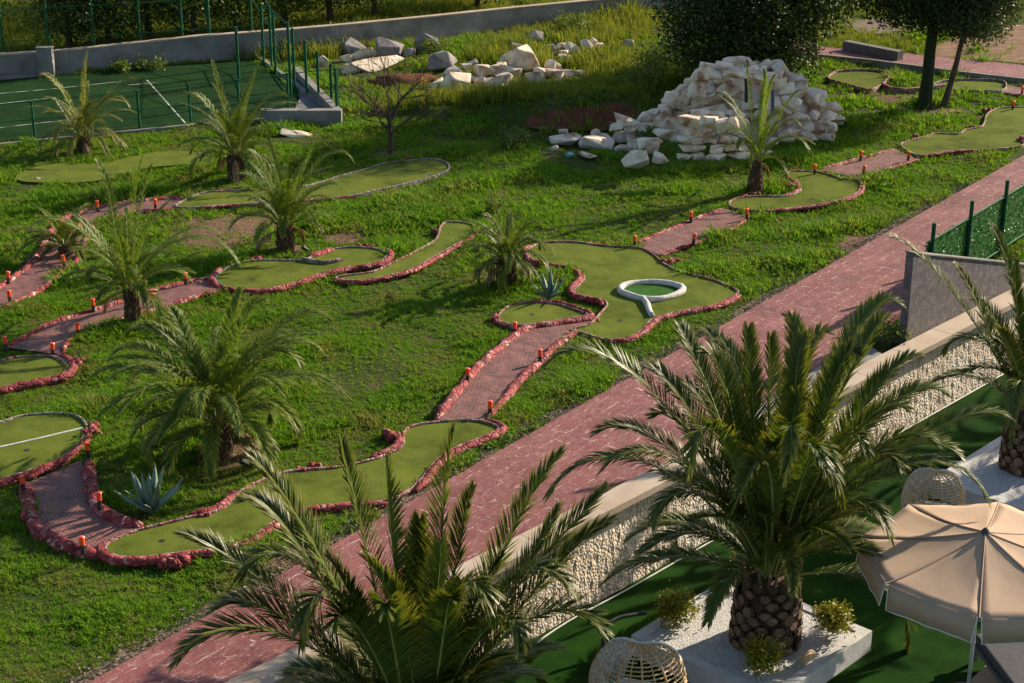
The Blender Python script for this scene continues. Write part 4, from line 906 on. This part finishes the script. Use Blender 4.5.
# ---------------------------------------------------------------- rock mound of stacked limestone
MC = at(738, 128); mound = empty('rock_mound', MC, 'tall mound of stacked white limestone blocks behind the young palm', 'rock mound')
def mound_h(x, y):       # height over the plan, metres
    dx, dy = (x-MC.x-.1), (y-MC.y); d = math.hypot(dx/(2.9 if dx > 0 else 2.7), dy/1.8)
    return 1.72*min(1, (1-d)*1.55)**.85 if d < 1 else 0
mb = MB(); n = 30
vs = [] 
for i in range(n+1):
    for j in range(n+1):
        x = MC.x-3.3+6.6*i/n; y = MC.y-2.4+4.8*j/n; z = max(-.1, mound_h(x, y)*.95-.16+.05*h1(i, j)); vs.append((x, y, z))
mb.add(vs, [(i*(n+1)+j, (i+1)*(n+1)+j, (i+1)*(n+1)+j+1, i*(n+1)+j+1) for i in range(n) for j in range(n)]); mb.build('core', 'white_stone', mound)
NOGRASS.append([(MC.x+2.7*math.cos(a), MC.y+1.9*math.sin(a)) for a in np.linspace(0, 6.28, 30)])
st = []      # (center, size, rz, tilt)
PXM = ppm(MC)
for ring, (d, cnt) in enumerate(((.97, 26), (.88, 26), (.79, 24), (.70, 21), (.61, 18), (.5, 14), (.38, 11), (.24, 7), (.1, 3))):
    for i in range(cnt):
        a = 2*math.pi*(i+.5*(ring % 2))/cnt+rng.normal()*.09
        if math.sin(a) > .5 and ring < 5: continue       # the hidden back needs fewer
        if math.sin(a) < -.35 and math.cos(a) < .15 and ring < 2: continue   # the coursed front stands here
        x = MC.x+.1+math.cos(a)*2.8*d; y = MC.y+math.sin(a)*2.0*d; z = mound_h(x, y)
        u = rng.random()**1.6
        sz = (.40+.6*u, .36+.32*u, .22+.28*rng.random()*(.5+u))
        st.append((Vector((x+rng.normal()*.05, y, z+.02+rng.normal()*.04)), sz, a+math.pi/2+rng.normal()*.7, rng.normal()*.42))
for row in range(6):                                          # coursed blocks at the front left
    x_ = 668+row*4+rng.random()*8
    while x_ < 752-row*4:
        wpx = rng.uniform(10, 27); p = at(x_+wpx/2, 161-2.2*abs(x_-700)/60, 0); z = .1+row*.215+rng.normal()*.015
        st.append((Vector((p.x, p.y+.09*row+rng.normal()*.04, z)), (wpx/PXM*1.05, .42, .20+.05*rng.random()), rng.normal()*.09, rng.normal()*.035)); x_ += wpx+.3
for (x_, y_, z, a, b_, c) in ((636,160,.25,.85,.6,.5),(652,146,.3,.5,.5,.4),(660,158,.2,.5,.4,.35),(648,142,.4,.8,.5,.28),(626,123,.22,.9,.5,.35),(644,118,.3,.8,.5,.4),(658,113,.4,.8,.5,.35),(672,108,.5,.8,.5,.4),(650,126,.15,1.0,.5,.3),(665,134,.4,.7,.5,.3),(640,128,.12,.8,.5,.3),(616,127,.12,.5,.4,.26),
      (688,121,1.28,.80,.5,.36),(708,122,1.42,.55,.5,.52),(729,125,1.38,.78,.5,.5),(676,104,.8,.55,.5,.5),(684,98,1.1,.5,.5,.5),(712,72,1.95,.8,.6,.26),(738,73,1.95,.95,.6,.24),(762,76,2.0,.8,.6,.3),(724,66,2.1,.6,.5,.2),(702,76,1.9,.6,.5,.45),(697,90,1.5,.5,.5,.5),(775,84,1.8,.6,.5,.3),(750,69,2.05,.5,.4,.2),(793,104,1.2,.6,.5,.35),(820,128,.3,.6,.4,.3),(806,137,.25,.6,.4,.3),(828,137,.12,.5,.4,.2)):
    p = at(x_, y_, z); st.append((p, (a, b_, c), rng.normal()*.25, rng.normal()*.22))
order = sorted(range(len(st)), key=lambda i: -(st[i][1][0]*st[i][1][2]))
big = set(order[:99])
rs = MB()
for i, (p, sz, rz, tl) in enumerate(st):
    if i in big: mb = MB(); rock_mesh(mb, p, sz, rz, 100+i, tilt=tl); mb.build('stone', 'white_stone', mound)
    else: rock_mesh(rs, p, sz, rz, 100+i, tilt=tl)
o = rs.build('stones', 'white_stone', mound); o['kind'] = 'stuff'
for (x_, y0, y1, z, mt, lb) in ((747,61,88,1.5,'black_plastic','thin black pole stuck into the top of the rock mound'),(773.5,79,102,1.2,'blue_grey_metal','thin blue grey pole stuck into the right side of the rock mound')):
    p = at(x_, y1, z); h = hup(p, y0); mb = MB(); mb.tube([p-Vector((0, 0, .4)), Vector((p.x-.06, p.y, h))], .05, 6); tag(mb.build('pole', mt), lb, 'pole')
# ---------------------------------------------------------------- loose boulders
def where(x, y): return ''
BL = [ # x, y(base), width px, height px, material, label
 (353,56,22,14,'grey_stone','rounded grey boulder left of its neighbour near the boundary wall'),(383,58,26,15,'grey_stone','long grey boulder with a pale top near the boundary wall'),(426,52,17,17,'grey_stone','upright grey boulder nearest the boundary wall'),
 (410,56,11,8,'grey_stone','small dark boulder beside the upright grey boulder'),(437,71,26,17,'grey_stone','big brownish boulder left of the heap of white blocks'),(536,41,16,9,'grey_stone','dark boulder in grass above the white heap'),(517,51,12,8,'grey_stone','dark low stone half sunk in grass above the white heap'),
 (362,61,24,6,'white_stone','flat pale slab below the rounded grey boulder'),(374,71,46,12,'white_stone','wide pale slab above the brown soil heap'),(345,62,10,8,'white_stone','small pale block left of the flat slab'),(352,74,16,10,'white_stone','pale block at the left end of the wide slab'),(322,66,9,9,'white_stone','pale stone seen through the side fence'),
 (437,90,17,9,'white_stone','outermost left block of the white heap'),(457,91,23,16,'white_stone','large bright block at the lower left of the white heap'),(453,79,15,14,'white_stone','upright block at the upper left of the white heap'),(469,81,15,6,'white_stone','flat block in the left part of the white heap'),(481,79,20,13,'white_stone','smooth pale block left of the centre of the heap'),(481,87,11,10,'white_stone','pointed block at the foot of the white heap'),
 (493,88,16,8,'white_stone','sloping slab at the foot of the white heap'),(497,75,13,12,'white_stone','square block in the middle of the white heap'),(503,86,15,12,'white_stone','block right of the sloping slab'),(507,65,18,10,'white_stone','flat block on top of the white heap, left'),(502,70,10,8,'white_stone','small pinkish block near the top of the heap'),(524,75,25,21,'white_stone','biggest bright block crowning the white heap'),
 (510,78,18,12,'white_stone','grey white block under the crowning block'),(534,84,18,11,'white_stone','square block at the lower right of the white heap'),(549,72,12,11,'white_stone','brownish block right of the crowning block'),(558,71,8,9,'white_stone','upright small block at the right end of the heap'),(553,77,14,7,'white_stone','flat tan block at the right end of the heap'),(568,76,14,6,'white_stone','low pale slab sinking in grass right of the heap'),(579,75,12,5,'white_stone','last low slab right of the heap'),(466,69,9,5,'white_stone','small grey slab behind the heap, left'),(472,65,10,5,'white_stone','small block furthest behind the heap'),(540,77,12,10,'white_stone','dark faced block between the crowning block and the right end'),
 (548,51,12,6,'white_stone','leftmost block of the small far heap'),(562,49,9,6,'white_stone','upper block of the small far heap'),(572,53,13,8,'white_stone','middle block of the small far heap'),(585,52,12,12,'white_stone','tallest block of the small far heap'),(592,46,7,8,'white_stone','top right block of the small far heap'),(599,49,8,6,'white_stone','rightmost block of the small far heap'),(563,55,9,5,'white_stone','lower front block of the small far heap'),(565,59,14,4,'white_stone','flat slab in front of the small far heap'),(630,47,10,7,'white_stone','single white stone alone in the far grass'),
 (569,147,32,9,'white_stone','long white slab left of the rock mound'),(597,149,37,13,'white_stone','largest white slab lying left of the rock mound'),(587,159,20,6,'white_stone','narrow slab in front of the two long slabs'),(624,142,18,7,'white_stone','half buried slab touching the mound foot'),(626,151,15,8,'white_stone','small block between slabs and mound'),(564,134,8,5,'white_stone','small stone below the red soil bank, left'),(595,135,7,6,'white_stone','small stone below the red soil bank, right'),(554,151,8,4,'white_stone','tiny stone left of the long slabs'),(298,136,24,4,'white_stone','flat pale slab lying in grass before the court corner'),(38,181,6,3,'grey_stone','small grey stone at the tip of the plain green'),(198,157,7,4,'grey_stone','small pale stone at the right tip of the plain green')]
for i, (x, y, wp, hp, mt, lb) in enumerate(BL):
    p = at(x, y)
    for _ in range(6): gz = float(ground_z(p.x, p.y)); p = at(x, y, gz)
    CLEAR.append((p.x, p.y-.35, wp/ppm(p)*.8+.35, .9)); s_ = ppm(p); W_ = wp/s_; Hh = hp/s_*1.0
    if y == 75 and wp == 25: gz += .25
    mb = MB(); rock_mesh(mb, (p.x, p.y+W_*.25, gz+Hh*.38), (W_*1.5, W_*.95, Hh*1.4), rng.normal()*.5, 500+i, tilt=rng.normal()*.4, rough=.30)
    tag(mb.build('boulder', mt), lb, 'boulder', 'loose boulders in the field')
mb = MB(); p = at(569, 157); rock_mesh(mb, (p.x, p.y, .06), (.3, .25, .14), .2, 77); MATS['teal'] = simple('teal', [(.3, (.12, .35, .3)), (.7, (.2, .45, .4))], 5, .6, .1); tag(mb.build('bag', 'teal'), 'small crumpled teal bag left in the grass by the white slabs', 'bag')
mb = MB(); p = at(402, 82); blob(mb, (p.x, p.y, .0), (1.9, 1.3, .5), 4); blob(mb, (p.x+.6, p.y+.3, 0), (1.3, .9, .4), 9); blob(mb, (p.x-.6, p.y-.1, 0), (1.0, .7, .3), 5); tag(mb.build('soil_heap', 'red_soil', None, True), 'heap of dug brown soil behind the bare tree', 'soil heap')
CLEAR.append((p.x, p.y, 1.3, .9))

# ---------------------------------------------------------------- trees
def tree(name, label, b, th, tr, crown, mat, nl, size, seed, lean=(0, 0), clumps=26, sub=.24, cat='tree', group=None, limbs=7, tmat='bark'):
    """crown: (rx, ry, rz, centre height)"""
    root = empty(name, b, label, cat, group); r = random.Random(seed); rx, ry, rz, ch = crown
    top = b+Vector((lean[0], lean[1], th)); mb = MB(); n = 6
    mb.tube([b.lerp(top, i/n)+Vector((.06*h1(i, seed)*th*.15, .06*h1(i, seed+2)*th*.15, -.1 if i == 0 else 0)) for i in range(n+1)], [tr*(1.25 if i == 0 else 1-.45*i/n) for i in range(n+1)], 9)
    mb.build('trunk', tmat, root)
    cc = Vector((top.x, top.y, b.z+ch)); cl = []
    for i in range(clumps):
        z = -1+2*(i+.5)/clumps; a = i*2.39996+seed; rr = math.sqrt(1-z*z)*r.uniform(.4, 1.12); cl.append(Vector((cc.x+math.cos(a)*rx*rr, cc.y+math.sin(a)*ry*rr, cc.z+z*rz*r.uniform(.75, 1))))
    for i in range(limbs):
        t_ = cl[(i*5) % clumps]; s_ = b.lerp(top, .55+.4*i/limbs); mb = MB(); mb.tube([s_, s_.lerp(t_, .5)+Vector((0, 0, .1)), t_], [tr*.4, tr*.25, tr*.1], 6); mb.build('limb', tmat, root)
    pts = []; sr = sub*(rx+ry+rz)
    rad = [sr*r.uniform(.35, 1.2) for _ in cl]; tot = sum(q**2 for q in rad)
    for c, q in zip(cl, rad):
        k = int(nl*q*q/tot); v = rng.normal(size=(k, 3)); v /= np.linalg.norm(v, axis=1)[:, None]; v *= (q*np.cbrt(rng.random(k)*.85+.15))[:, None]*np.array([1.1, 1.1, .8])*(1+.07*rng.normal(size=(k, 1)))
        pts.append(v+np.array(c))
    mb = MB(); leaf_cloud(mb, np.concatenate(pts), size, .6); mb.build('crown', mat, root); return root
tree('conifer_tree', 'broad very dark evergreen directly behind the rock mound', at(745, 90), 5, .22, (2.0, 1.7, 3.6, 3.4), 'dark_leaf', 50000, .12, 1, clumps=52, sub=.2)
tree('evergreen_tree', 'dark tree with a black trunk right of the mound top', at(786, 76), 4.5, .2, (1.7, 1.6, 2.2, 4.2), 'dark_leaf', 26000, .13, 2, clumps=26)
tree('evergreen_tree', 'greyish leaved tree overhanging the far pink path', at(812, 62), 5, .18, (2.3, 1.6, 1.7, 4.2), 'grey_leaf', 34000, .085, 3, clumps=30, sub=.17)
tree('evergreen_tree', 'tree with an ivy covered trunk, left one of the pair at the upper right', at(925, 107), 5.0, .2, (2.3, 1.7, 1.7, 4.35), 'dark_leaf', 42000, .10, 4, lean=(.1, .3), clumps=40, sub=.19, tmat='dark_leaf')
tree('evergreen_tree', 'slim trunked tree with a glossy dense crown, right one of the pair', at(944, 106), 3.4, .10, (1.45, 1.3, 1.45, 3.75), 'grey_leaf', 38000, .09, 5, lean=(.7, .2), clumps=34, sub=.21)
k = 0
TL = [(70,50,'mid_leaf',2.2,'leafy tree behind the wall, furthest left'),(110,52,'dark_leaf',2.6,'dark tree behind the wall, second from the left'),(150,46,'mid_leaf',2.8,'dark tree behind the wall above the court centre'),(195,44,'dark_leaf',2.9,'dark dense tree behind the wall at the back of the court'),
 (238,38,'mid_leaf',2.2,'yellowish green tree behind the tall fence corner'),(285,30,'mid_leaf',2.6,'round mid green tree behind the side fence'),(330,24,'grey_leaf',2.5,'pale green bush tree right of the side fence'),(375,20,'mid_leaf',2.6,'spreading tree beyond the wall above the grey boulders'),(180,18,'mid_leaf',2.8,'dark tree in the second row behind the court'),(300,4,'mid_leaf',2.6,'green tree in the second row above the side fence'),(478,8,'dark_leaf',2.2,'very dark bush at the top edge beyond the wall, middle'),(120,8,'mid_leaf',2.6,'tree at the top left edge beyond the wall')]
for x, y, mt, rr, lb in TL:
    b = at(x, y); tree('broadleaf_tree', lb, b, rr*.9, .14, (rr*.75, rr*.65, rr*.60, rr*.85), mt, 7500, .12, 20+k, clumps=22, sub=.2, group='trees beyond the boundary wall', limbs=4); k += 1
# bare tree
bt = at(390, 152); root = empty('bare_tree', bt, 'small leafless tree standing alone in front of the soil heap', 'tree'); 
mb = MB(); mb.tube([bt-Vector((0, 0, .1)), bt+Vector((.02, 0, .5)), bt+Vector((.0, 0, 1.0))], [.085, .06, .05], 8); mb.build('trunk', 'bark', root)
def br(mb, p, d, L, r, depth, rr):
    q = p+d*L; m_ = p.lerp(q, .5)+Vector((rr.gauss(0, .04), rr.gauss(0, .04), rr.gauss(0, .03)))*L; mb.tube([p, m_, q], [r, r*.8, r*.6], 5 if depth > 2 else 4, 0, cap=False)
    if depth == 0: return
    for i in range(3):
        nd = (d+Vector((rr.gauss(0, .55), rr.gauss(0, .55), rr.gauss(.12, .35)))).normalized(); br(mb, p.lerp(q, rr.uniform(.5, 1)), nd, L*rr.uniform(.6, .8), r*.55, depth-1, rr)
rr = random.Random(5)
for i in range(7):
    a = i*2.4; mb = MB(); br(mb, bt+Vector((0, 0, .45+.1*i)), Vector((math.cos(a)*.75, math.sin(a)*.75, .65+.08*i)).normalized(), .85, .035, 4, rr); mb.build('limb', 'bark', root)

# far path, culvert, bare slope
fp = [at(735, 52), at(800, 57), at(870, 64), at(960, 76), at(1030, 84), at(1110, 94), at(1110, 70), at(1024, 66), at(930, 56), at(860, 51), at(800, 45), at(735, 42)]
flat('far_path', fp, .035, 'pink_paving', th=.12); NOGRASS.append([(p.x, p.y) for p in fp])
fk = empty('path_kerb', at(860, 64), 'grey concrete kerb along the near side of the far pink path', 'kerb')
for a, b_ in zip(fp[0:4], fp[1:5]):
    d = (b_-a).normalized(); n_ = Vector((d.y, -d.x, 0))*.12; mb = MB(); mb.prism([a+n_, b_+n_, b_, a], -.1, .18); mb.build('kerb_stone', 'concrete', fk)
cw = [at(845, 50), at(900, 61)]; mb = MB(); d = (cw[1]-cw[0]).normalized(); n_ = Vector((d.y, -d.x, 0))*.15; mb.prism([cw[0]+n_, cw[1]+n_, cw[1]-n_, cw[0]-n_], -.1, .34); tag(mb.build('culvert_wall', 'dark_concrete'), 'short dark wall behind the far pink path between the trees', 'wall')
gp_ = [at(862, 34), at(898, 34), at(905, 22), at(868, 18), at(845, 24)]; flat('gravel_patch', gp_, .01, 'leaf_litter', th=.08); gc = at(876, 26); CLEAR.append((gc.x, gc.y, 1.8, 2.2))
sl_ = [at(925, 55), at(1024, 64), at(1110, 70), at(1100, 22), at(1000, 26), at(945, 40)]; flat('bare_slope', sl_, .02, 'bare_soil', th=.08)
# bare soil: ring patches on the lawn
def soil(px, rx, ry):
    p = at(*px); CLEAR.append((p.x, p.y, rx, ry))
for q_ in SOIL: soil(*q_)
BANKD = MB(); bl = catmull(BANK[1:4], False, .3); vsb = []
for i, p in enumerate(bl):
    T = (bl[min(i+1, len(bl)-1)]-bl[max(i-1, 0)]).normalized(); Nn = Vector((-T.y, T.x, 0))
    tp_ = math.sin(math.pi*(i+.3)/(len(bl)-.4))**.5
    for q in (-.5, -.3, -.1, .1, .3, .45, .6):
        e = p+Nn*(q*tp_+.1*h1(i*.7, 3)); vsb.append((e.x, e.y, float(ground_z(e.x, e.y))+.06+.02*h1(i*2+q*9, 1)))
BANKD.add(vsb, [(i*7+j, (i+1)*7+j, (i+1)*7+j+1, i*7+j+1) for i in range(len(bl)-1) for j in range(6)]); tag(BANKD.build('soil_bank', 'red_soil', None, True), kind='structure')
# litter strip between lawn and road
lt = MB(); vs = []; n = 160
for i in range(n+1):
    s = -15+30*i/n; vs += [rl(s, .02, .004), rl(s, -.30-.05*h1(s*1.5, 2), -.02)]
litter = MB()
for i in range(420):                  # bits blown onto the greens, ramps and road
    q = at(rng.uniform(0, 1024), rng.uniform(150, 640), .058); d = Vector(rng.normal(size=3)*(1, 1, .2)).normalized(); e = d.cross(Vector((0, 0, 1))).normalized(); L = rng.uniform(.012, .035)
    if (q-W_A).dot(W_N) > -.3: continue
    litter.add([q-d*L, q+e*L*.5, q+d*L, q-e*L*.5], [(0, 1, 2, 3)])
for i in range(9000):
    s_ = -14+30*rng.random(); q = rl(s_, -abs(rng.normal())*.24+.04, .02+.02*rng.random()); L = .012+.04*rng.random()**3; d = Vector(rng.normal(size=3)*(1, 1, .3)).normalized(); e = d.cross(Vector((0, 0, 1))).normalized()
    litter.add([q-d*L, q+e*L*.4, q+d*L, q-e*L*.4+Vector((0, 0, .012))], [(0, 1, 2, 3)])
tag(litter.build('dry_litter', 'leaf_litter'), 'dry leaf bits and small pebbles strewn along the left edge of the pink road', 'litter', kind='stuff')
lt.add(vs, [(2*i, 2*i+2, 2*i+3, 2*i+1) for i in range(n)]); tag(lt.build('gravel_verge', 'leaf_litter'), kind='structure')

# ---------------------------------------------------------------- grass
def inpoly(px, py, poly):
    poly = np.asarray(poly); c = np.zeros(px.shape, bool); j = len(poly)-1
    for i in range(len(poly)):
        xi, yi = poly[i]; xj, yj = poly[j]
        if yi != yj: c ^= ((yi > py) != (yj > py)) & (px < (xj-xi)*(py-yi)/(yj-yi)+xi)
        j = i
    return c
def vnoise(x, y, s, seed):
    r = np.random.default_rng(seed); o = np.zeros(x.shape)
    for k in range(7):
        a = r.random()*6.28; f = s*(.6+r.random()*1.2); o += np.sin((x*math.cos(a)+y*math.sin(a))*f+r.random()*6.28)
    return o/7**.5
def scatter(y0, y1, dens, zmax=None):
    A_ = (y1-y0)*2*(.34*(y0+y1)/2+4); n = int(A_*dens*1.0); y = y0+(y1-y0)*rng.random(n*2); hw = .34*y+4; x = (rng.random(n*2)*2-1)*(.34*y1+4); k = np.abs(x) < hw; x, y = x[k][:n], y[k][:n]
    ok = ((x-W_A.x)*W_N.x+(y-W_A.y)*W_N.y) < -.15
    rd = (x-ROAD_A.x)*ROAD_N.x+(y-ROAD_A.y)*ROAD_N.y; s_ = (x-ROAD_A.x)*ROAD_D.x+(y-ROAD_A.y)*ROAD_D.y
    ok &= ~((rd > -.05) & (rd < 2.6)); ok &= ~((rd > -.30-.15*np.sin(s_*1.7)-.1*np.sin(s_*5)) & (rd < 0) & (rng.random(x.shape) < .75)); ok &= ~((rd > 2.5) & (s_ < 6))
    for poly in NOGRASS:
        P_ = np.asarray(poly); bb = (x > P_[:, 0].min()) & (x < P_[:, 0].max()) & (y > P_[:, 1].min()) & (y < P_[:, 1].max()); idx = np.where(bb & ok)[0]
        if len(idx): ok[idx[inpoly(x[idx], y[idx], poly)]] = False
    for cx, cy, rx, ry in CLEAR:
        d = np.hypot((x-cx)/rx, (y-cy)/ry); ok &= ~((d < 1) & (rng.random(x.shape) > .04+d**4*.7))
    bare = vnoise(x, y, 1.6, 5); ok &= rng.random(x.shape) > np.clip((bare-.85)*.9, 0, .82)
    # bank face stays bare
    for i in range(len(BANK)-1):
        d, s2, t_ = seg_dist(x, y, BANK[i], BANK[i+1]); d = np.where(s2 > 0, d, -d); ok &= ~((d > -.35) & (d < .6) & (t_ > 0) & (t_ < 1) & (rng.random(x.shape) < .15+.75*((x > 1.0) & (x < 3.7))))
    # bare slope at the far right
    P_ = [(p.x, p.y) for p in sl_]; i2 = inpoly(x, y, P_); ok &= ~(i2 & (rng.random(x.shape) < .93))
    return x[ok], y[ok]
def tuft(name, n, h, r, w_, seed, lean=.5):
    q = random.Random(seed); vs = []; fs = []; rn = []
    for i in range(n):
        a = q.random()*6.283; rr = r*math.sqrt(q.random()); b_ = Vector((math.cos(a)*rr, math.sin(a)*rr, -.01)); a2 = a+q.gauss(0, .9); L = h*q.uniform(.5, 1.1); ln = lean*q.uniform(.3, 1.3)
        d = Vector((math.cos(a2), math.sin(a2), 0)); s_ = Vector((-d.y, d.x, 0))*w_*.5; m_ = b_+Vector((0, 0, L*.6))+d*ln*L*.35; t_ = b_+Vector((0, 0, L*.85))+d*ln*L
        k = len(vs); vs += [b_-s_, b_+s_, m_+s_*.8, m_-s_*.8, t_]; fs += [(k, k+1, k+2, k+3), (k+3, k+2, k+4)]; rn += [q.random()]*5
    me = bpy.data.meshes.new(name); me.from_pydata([tuple(v) for v in vs], [], fs); a = me.attributes.new('rnd', 'FLOAT', 'POINT'); a.data.foreach_set('value', rn)
    return me
def grass_object(name, x, y, sc, tufts, mat):
    """points carry a size; a node group puts a tuft on each (uncountable stuff)"""
    me = bpy.data.meshes.new(name); z = ground_z(x, y)
    me.vertices.add(len(x)); me.vertices.foreach_set('co', np.stack([x, y, z], -1).astype(np.float32).ravel())
    a = me.attributes.new('sc', 'FLOAT', 'POINT'); a.data.foreach_set('value', sc.astype(np.float32))
    o = bpy.data.objects.new(name, me); C.objects.link(o)
    col = bpy.data.collections.new(name+'_kinds')
    for t_ in tufts: t_.materials.clear(); t_.materials.append(MATS[mat]); col.objects.link(bpy.data.objects.new(name+'_tuft', t_))
    ng = bpy.data.node_groups.new(name, 'GeometryNodeTree'); ng.interface.new_socket('Geometry', in_out='INPUT', socket_type='NodeSocketGeometry'); ng.interface.new_socket('Geometry', in_out='OUTPUT', socket_type='NodeSocketGeometry')
    n = ng.nodes; L = ng.links; gi = n.new('NodeGroupInput'); go = n.new('NodeGroupOutput'); ip = n.new('GeometryNodeInstanceOnPoints'); ci = n.new('GeometryNodeCollectionInfo'); ci.inputs[0].default_value = col; ci.inputs['Separate Children'].default_value = True; ci.inputs['Reset Children'].default_value = True
    at_ = n.new('GeometryNodeInputNamedAttribute'); at_.data_type = 'FLOAT'; at_.inputs[0].default_value = 'sc'
    rv = n.new('FunctionNodeRandomValue'); rv.data_type = 'FLOAT_VECTOR'; rv.inputs[0].default_value = (-.15, -.15, 0); rv.inputs[1].default_value = (.15, .15, 6.283)
    L.new(gi.outputs[0], ip.inputs['Points']); L.new(ci.outputs[0], ip.inputs['Instance']); ip.inputs['Pick Instance'].default_value = True
    L.new(rv.outputs[0], ip.inputs['Rotation']); L.new(at_.outputs[0], ip.inputs['Scale']); L.new(ip.outputs[0], go.inputs[0])
    md = o.modifiers.new('grow', 'NODES'); md.node_group = ng
    return o
T1 = [tuft('tuft', 16, .075, .075, .013, 1, .7), tuft('tuft', 18, .10, .08, .012, 2, .9), tuft('tuft', 12, .055, .09, .022, 3, 1.2), tuft('tuft', 14, .13, .06, .011, 4, .8)]
x1, y1 = scatter(14, 34, 210); x2, y2 = scatter(34, 48, 110); x3, y3 = scatter(48, 62, 40)
x = np.concatenate([x1, x2, x3]); y = np.concatenate([y1, y2, y3])
base = np.concatenate([np.full(len(x1), .85), np.full(len(x2), 1.15), np.full(len(x3), 1.6)])
sc = base*(.75+.5*rng.random(len(x)))*np.clip(1+.62*vnoise(x, y, 2.2, 9)+.35*vnoise(x, y, .5, 4), .65, 2.4)
tag(grass_object('lawn_grass', x, y, sc, T1, 'grass'), 'short uneven green grass and weeds covering the lawn', 'grass', kind='stuff')
T2 = [tuft('reed', 22, .42, .14, .016, 11, .5), tuft('reed', 18, .55, .12, .016, 12, .4), tuft('reed', 24, .3, .16, .02, 13, .7)]
x, y = scatter(50, 78, 30); x4, y4 = scatter(78, 120, 3); x = np.concatenate([x, x4]); y = np.concatenate([y, y4])
k = (y > 50.2) & ~((x > 6) & (y < 57)) & ~((x < -4.5) & (y < 58) & (x > -20)); x, y = x[k], y[k]
sc = (.7+.6*rng.random(len(x)))*np.clip(.85+.5*vnoise(x, y, .7, 3), .4, 1.8)*np.where(y > 78, 2.0, 1)*np.where(x > 5, .55, 1)
tag(grass_object('field_grass', x, y, sc, T2, 'tall_grass'), 'tall yellowish wild grass growing across the far field', 'grass', kind='stuff')
# bushes on the bank and around
BS = [(672,62,1.0,.9,'dark bush on the bank left of the dark evergreen'),(655,78,.9,.7,'leafy bush on the slope above the red soil'),(690,84,.8,.7,'low bush against the back of the rock mound'),(640,92,.7,.5,'low bush on the bank crest over the red soil'),(575,32,.8,.6,'bush growing at the foot of the boundary wall'),(652,134,.45,.45,'small bush growing inside the left arm of the rock mound'),
      (515,143,.5,.35,'low leafy weed clump left of the white slabs'),(430,55,.6,.4,'weed clump behind the brown boulder'),(874,338,.4,.4,'shrub in the corner between road and grey stucco wall'),(893,343,.35,.4,'shrub close against the grey stucco wall'),(120,72,.4,.4,'weeds growing at the back edge of the green court'),(150,70,.5,.35,'long weeds at the foot of the boundary wall behind the court'),(496,212,.25,.35,'upright dry plant behind the lone palm'),(355,44,.8,.6,'bush behind the grey boulders near the wall')]
for x, y, r_, h_, lb in BS:
    b = at(x, y); b.z = float(ground_z(b.x, b.y)); shrub('bush', lb, b, r_*.8, h_, 'mid_leaf', int(1400*r_), .09 if b.y > 45 else .07, group='bushes around the field')
print('objects', len(bpy.data.objects))
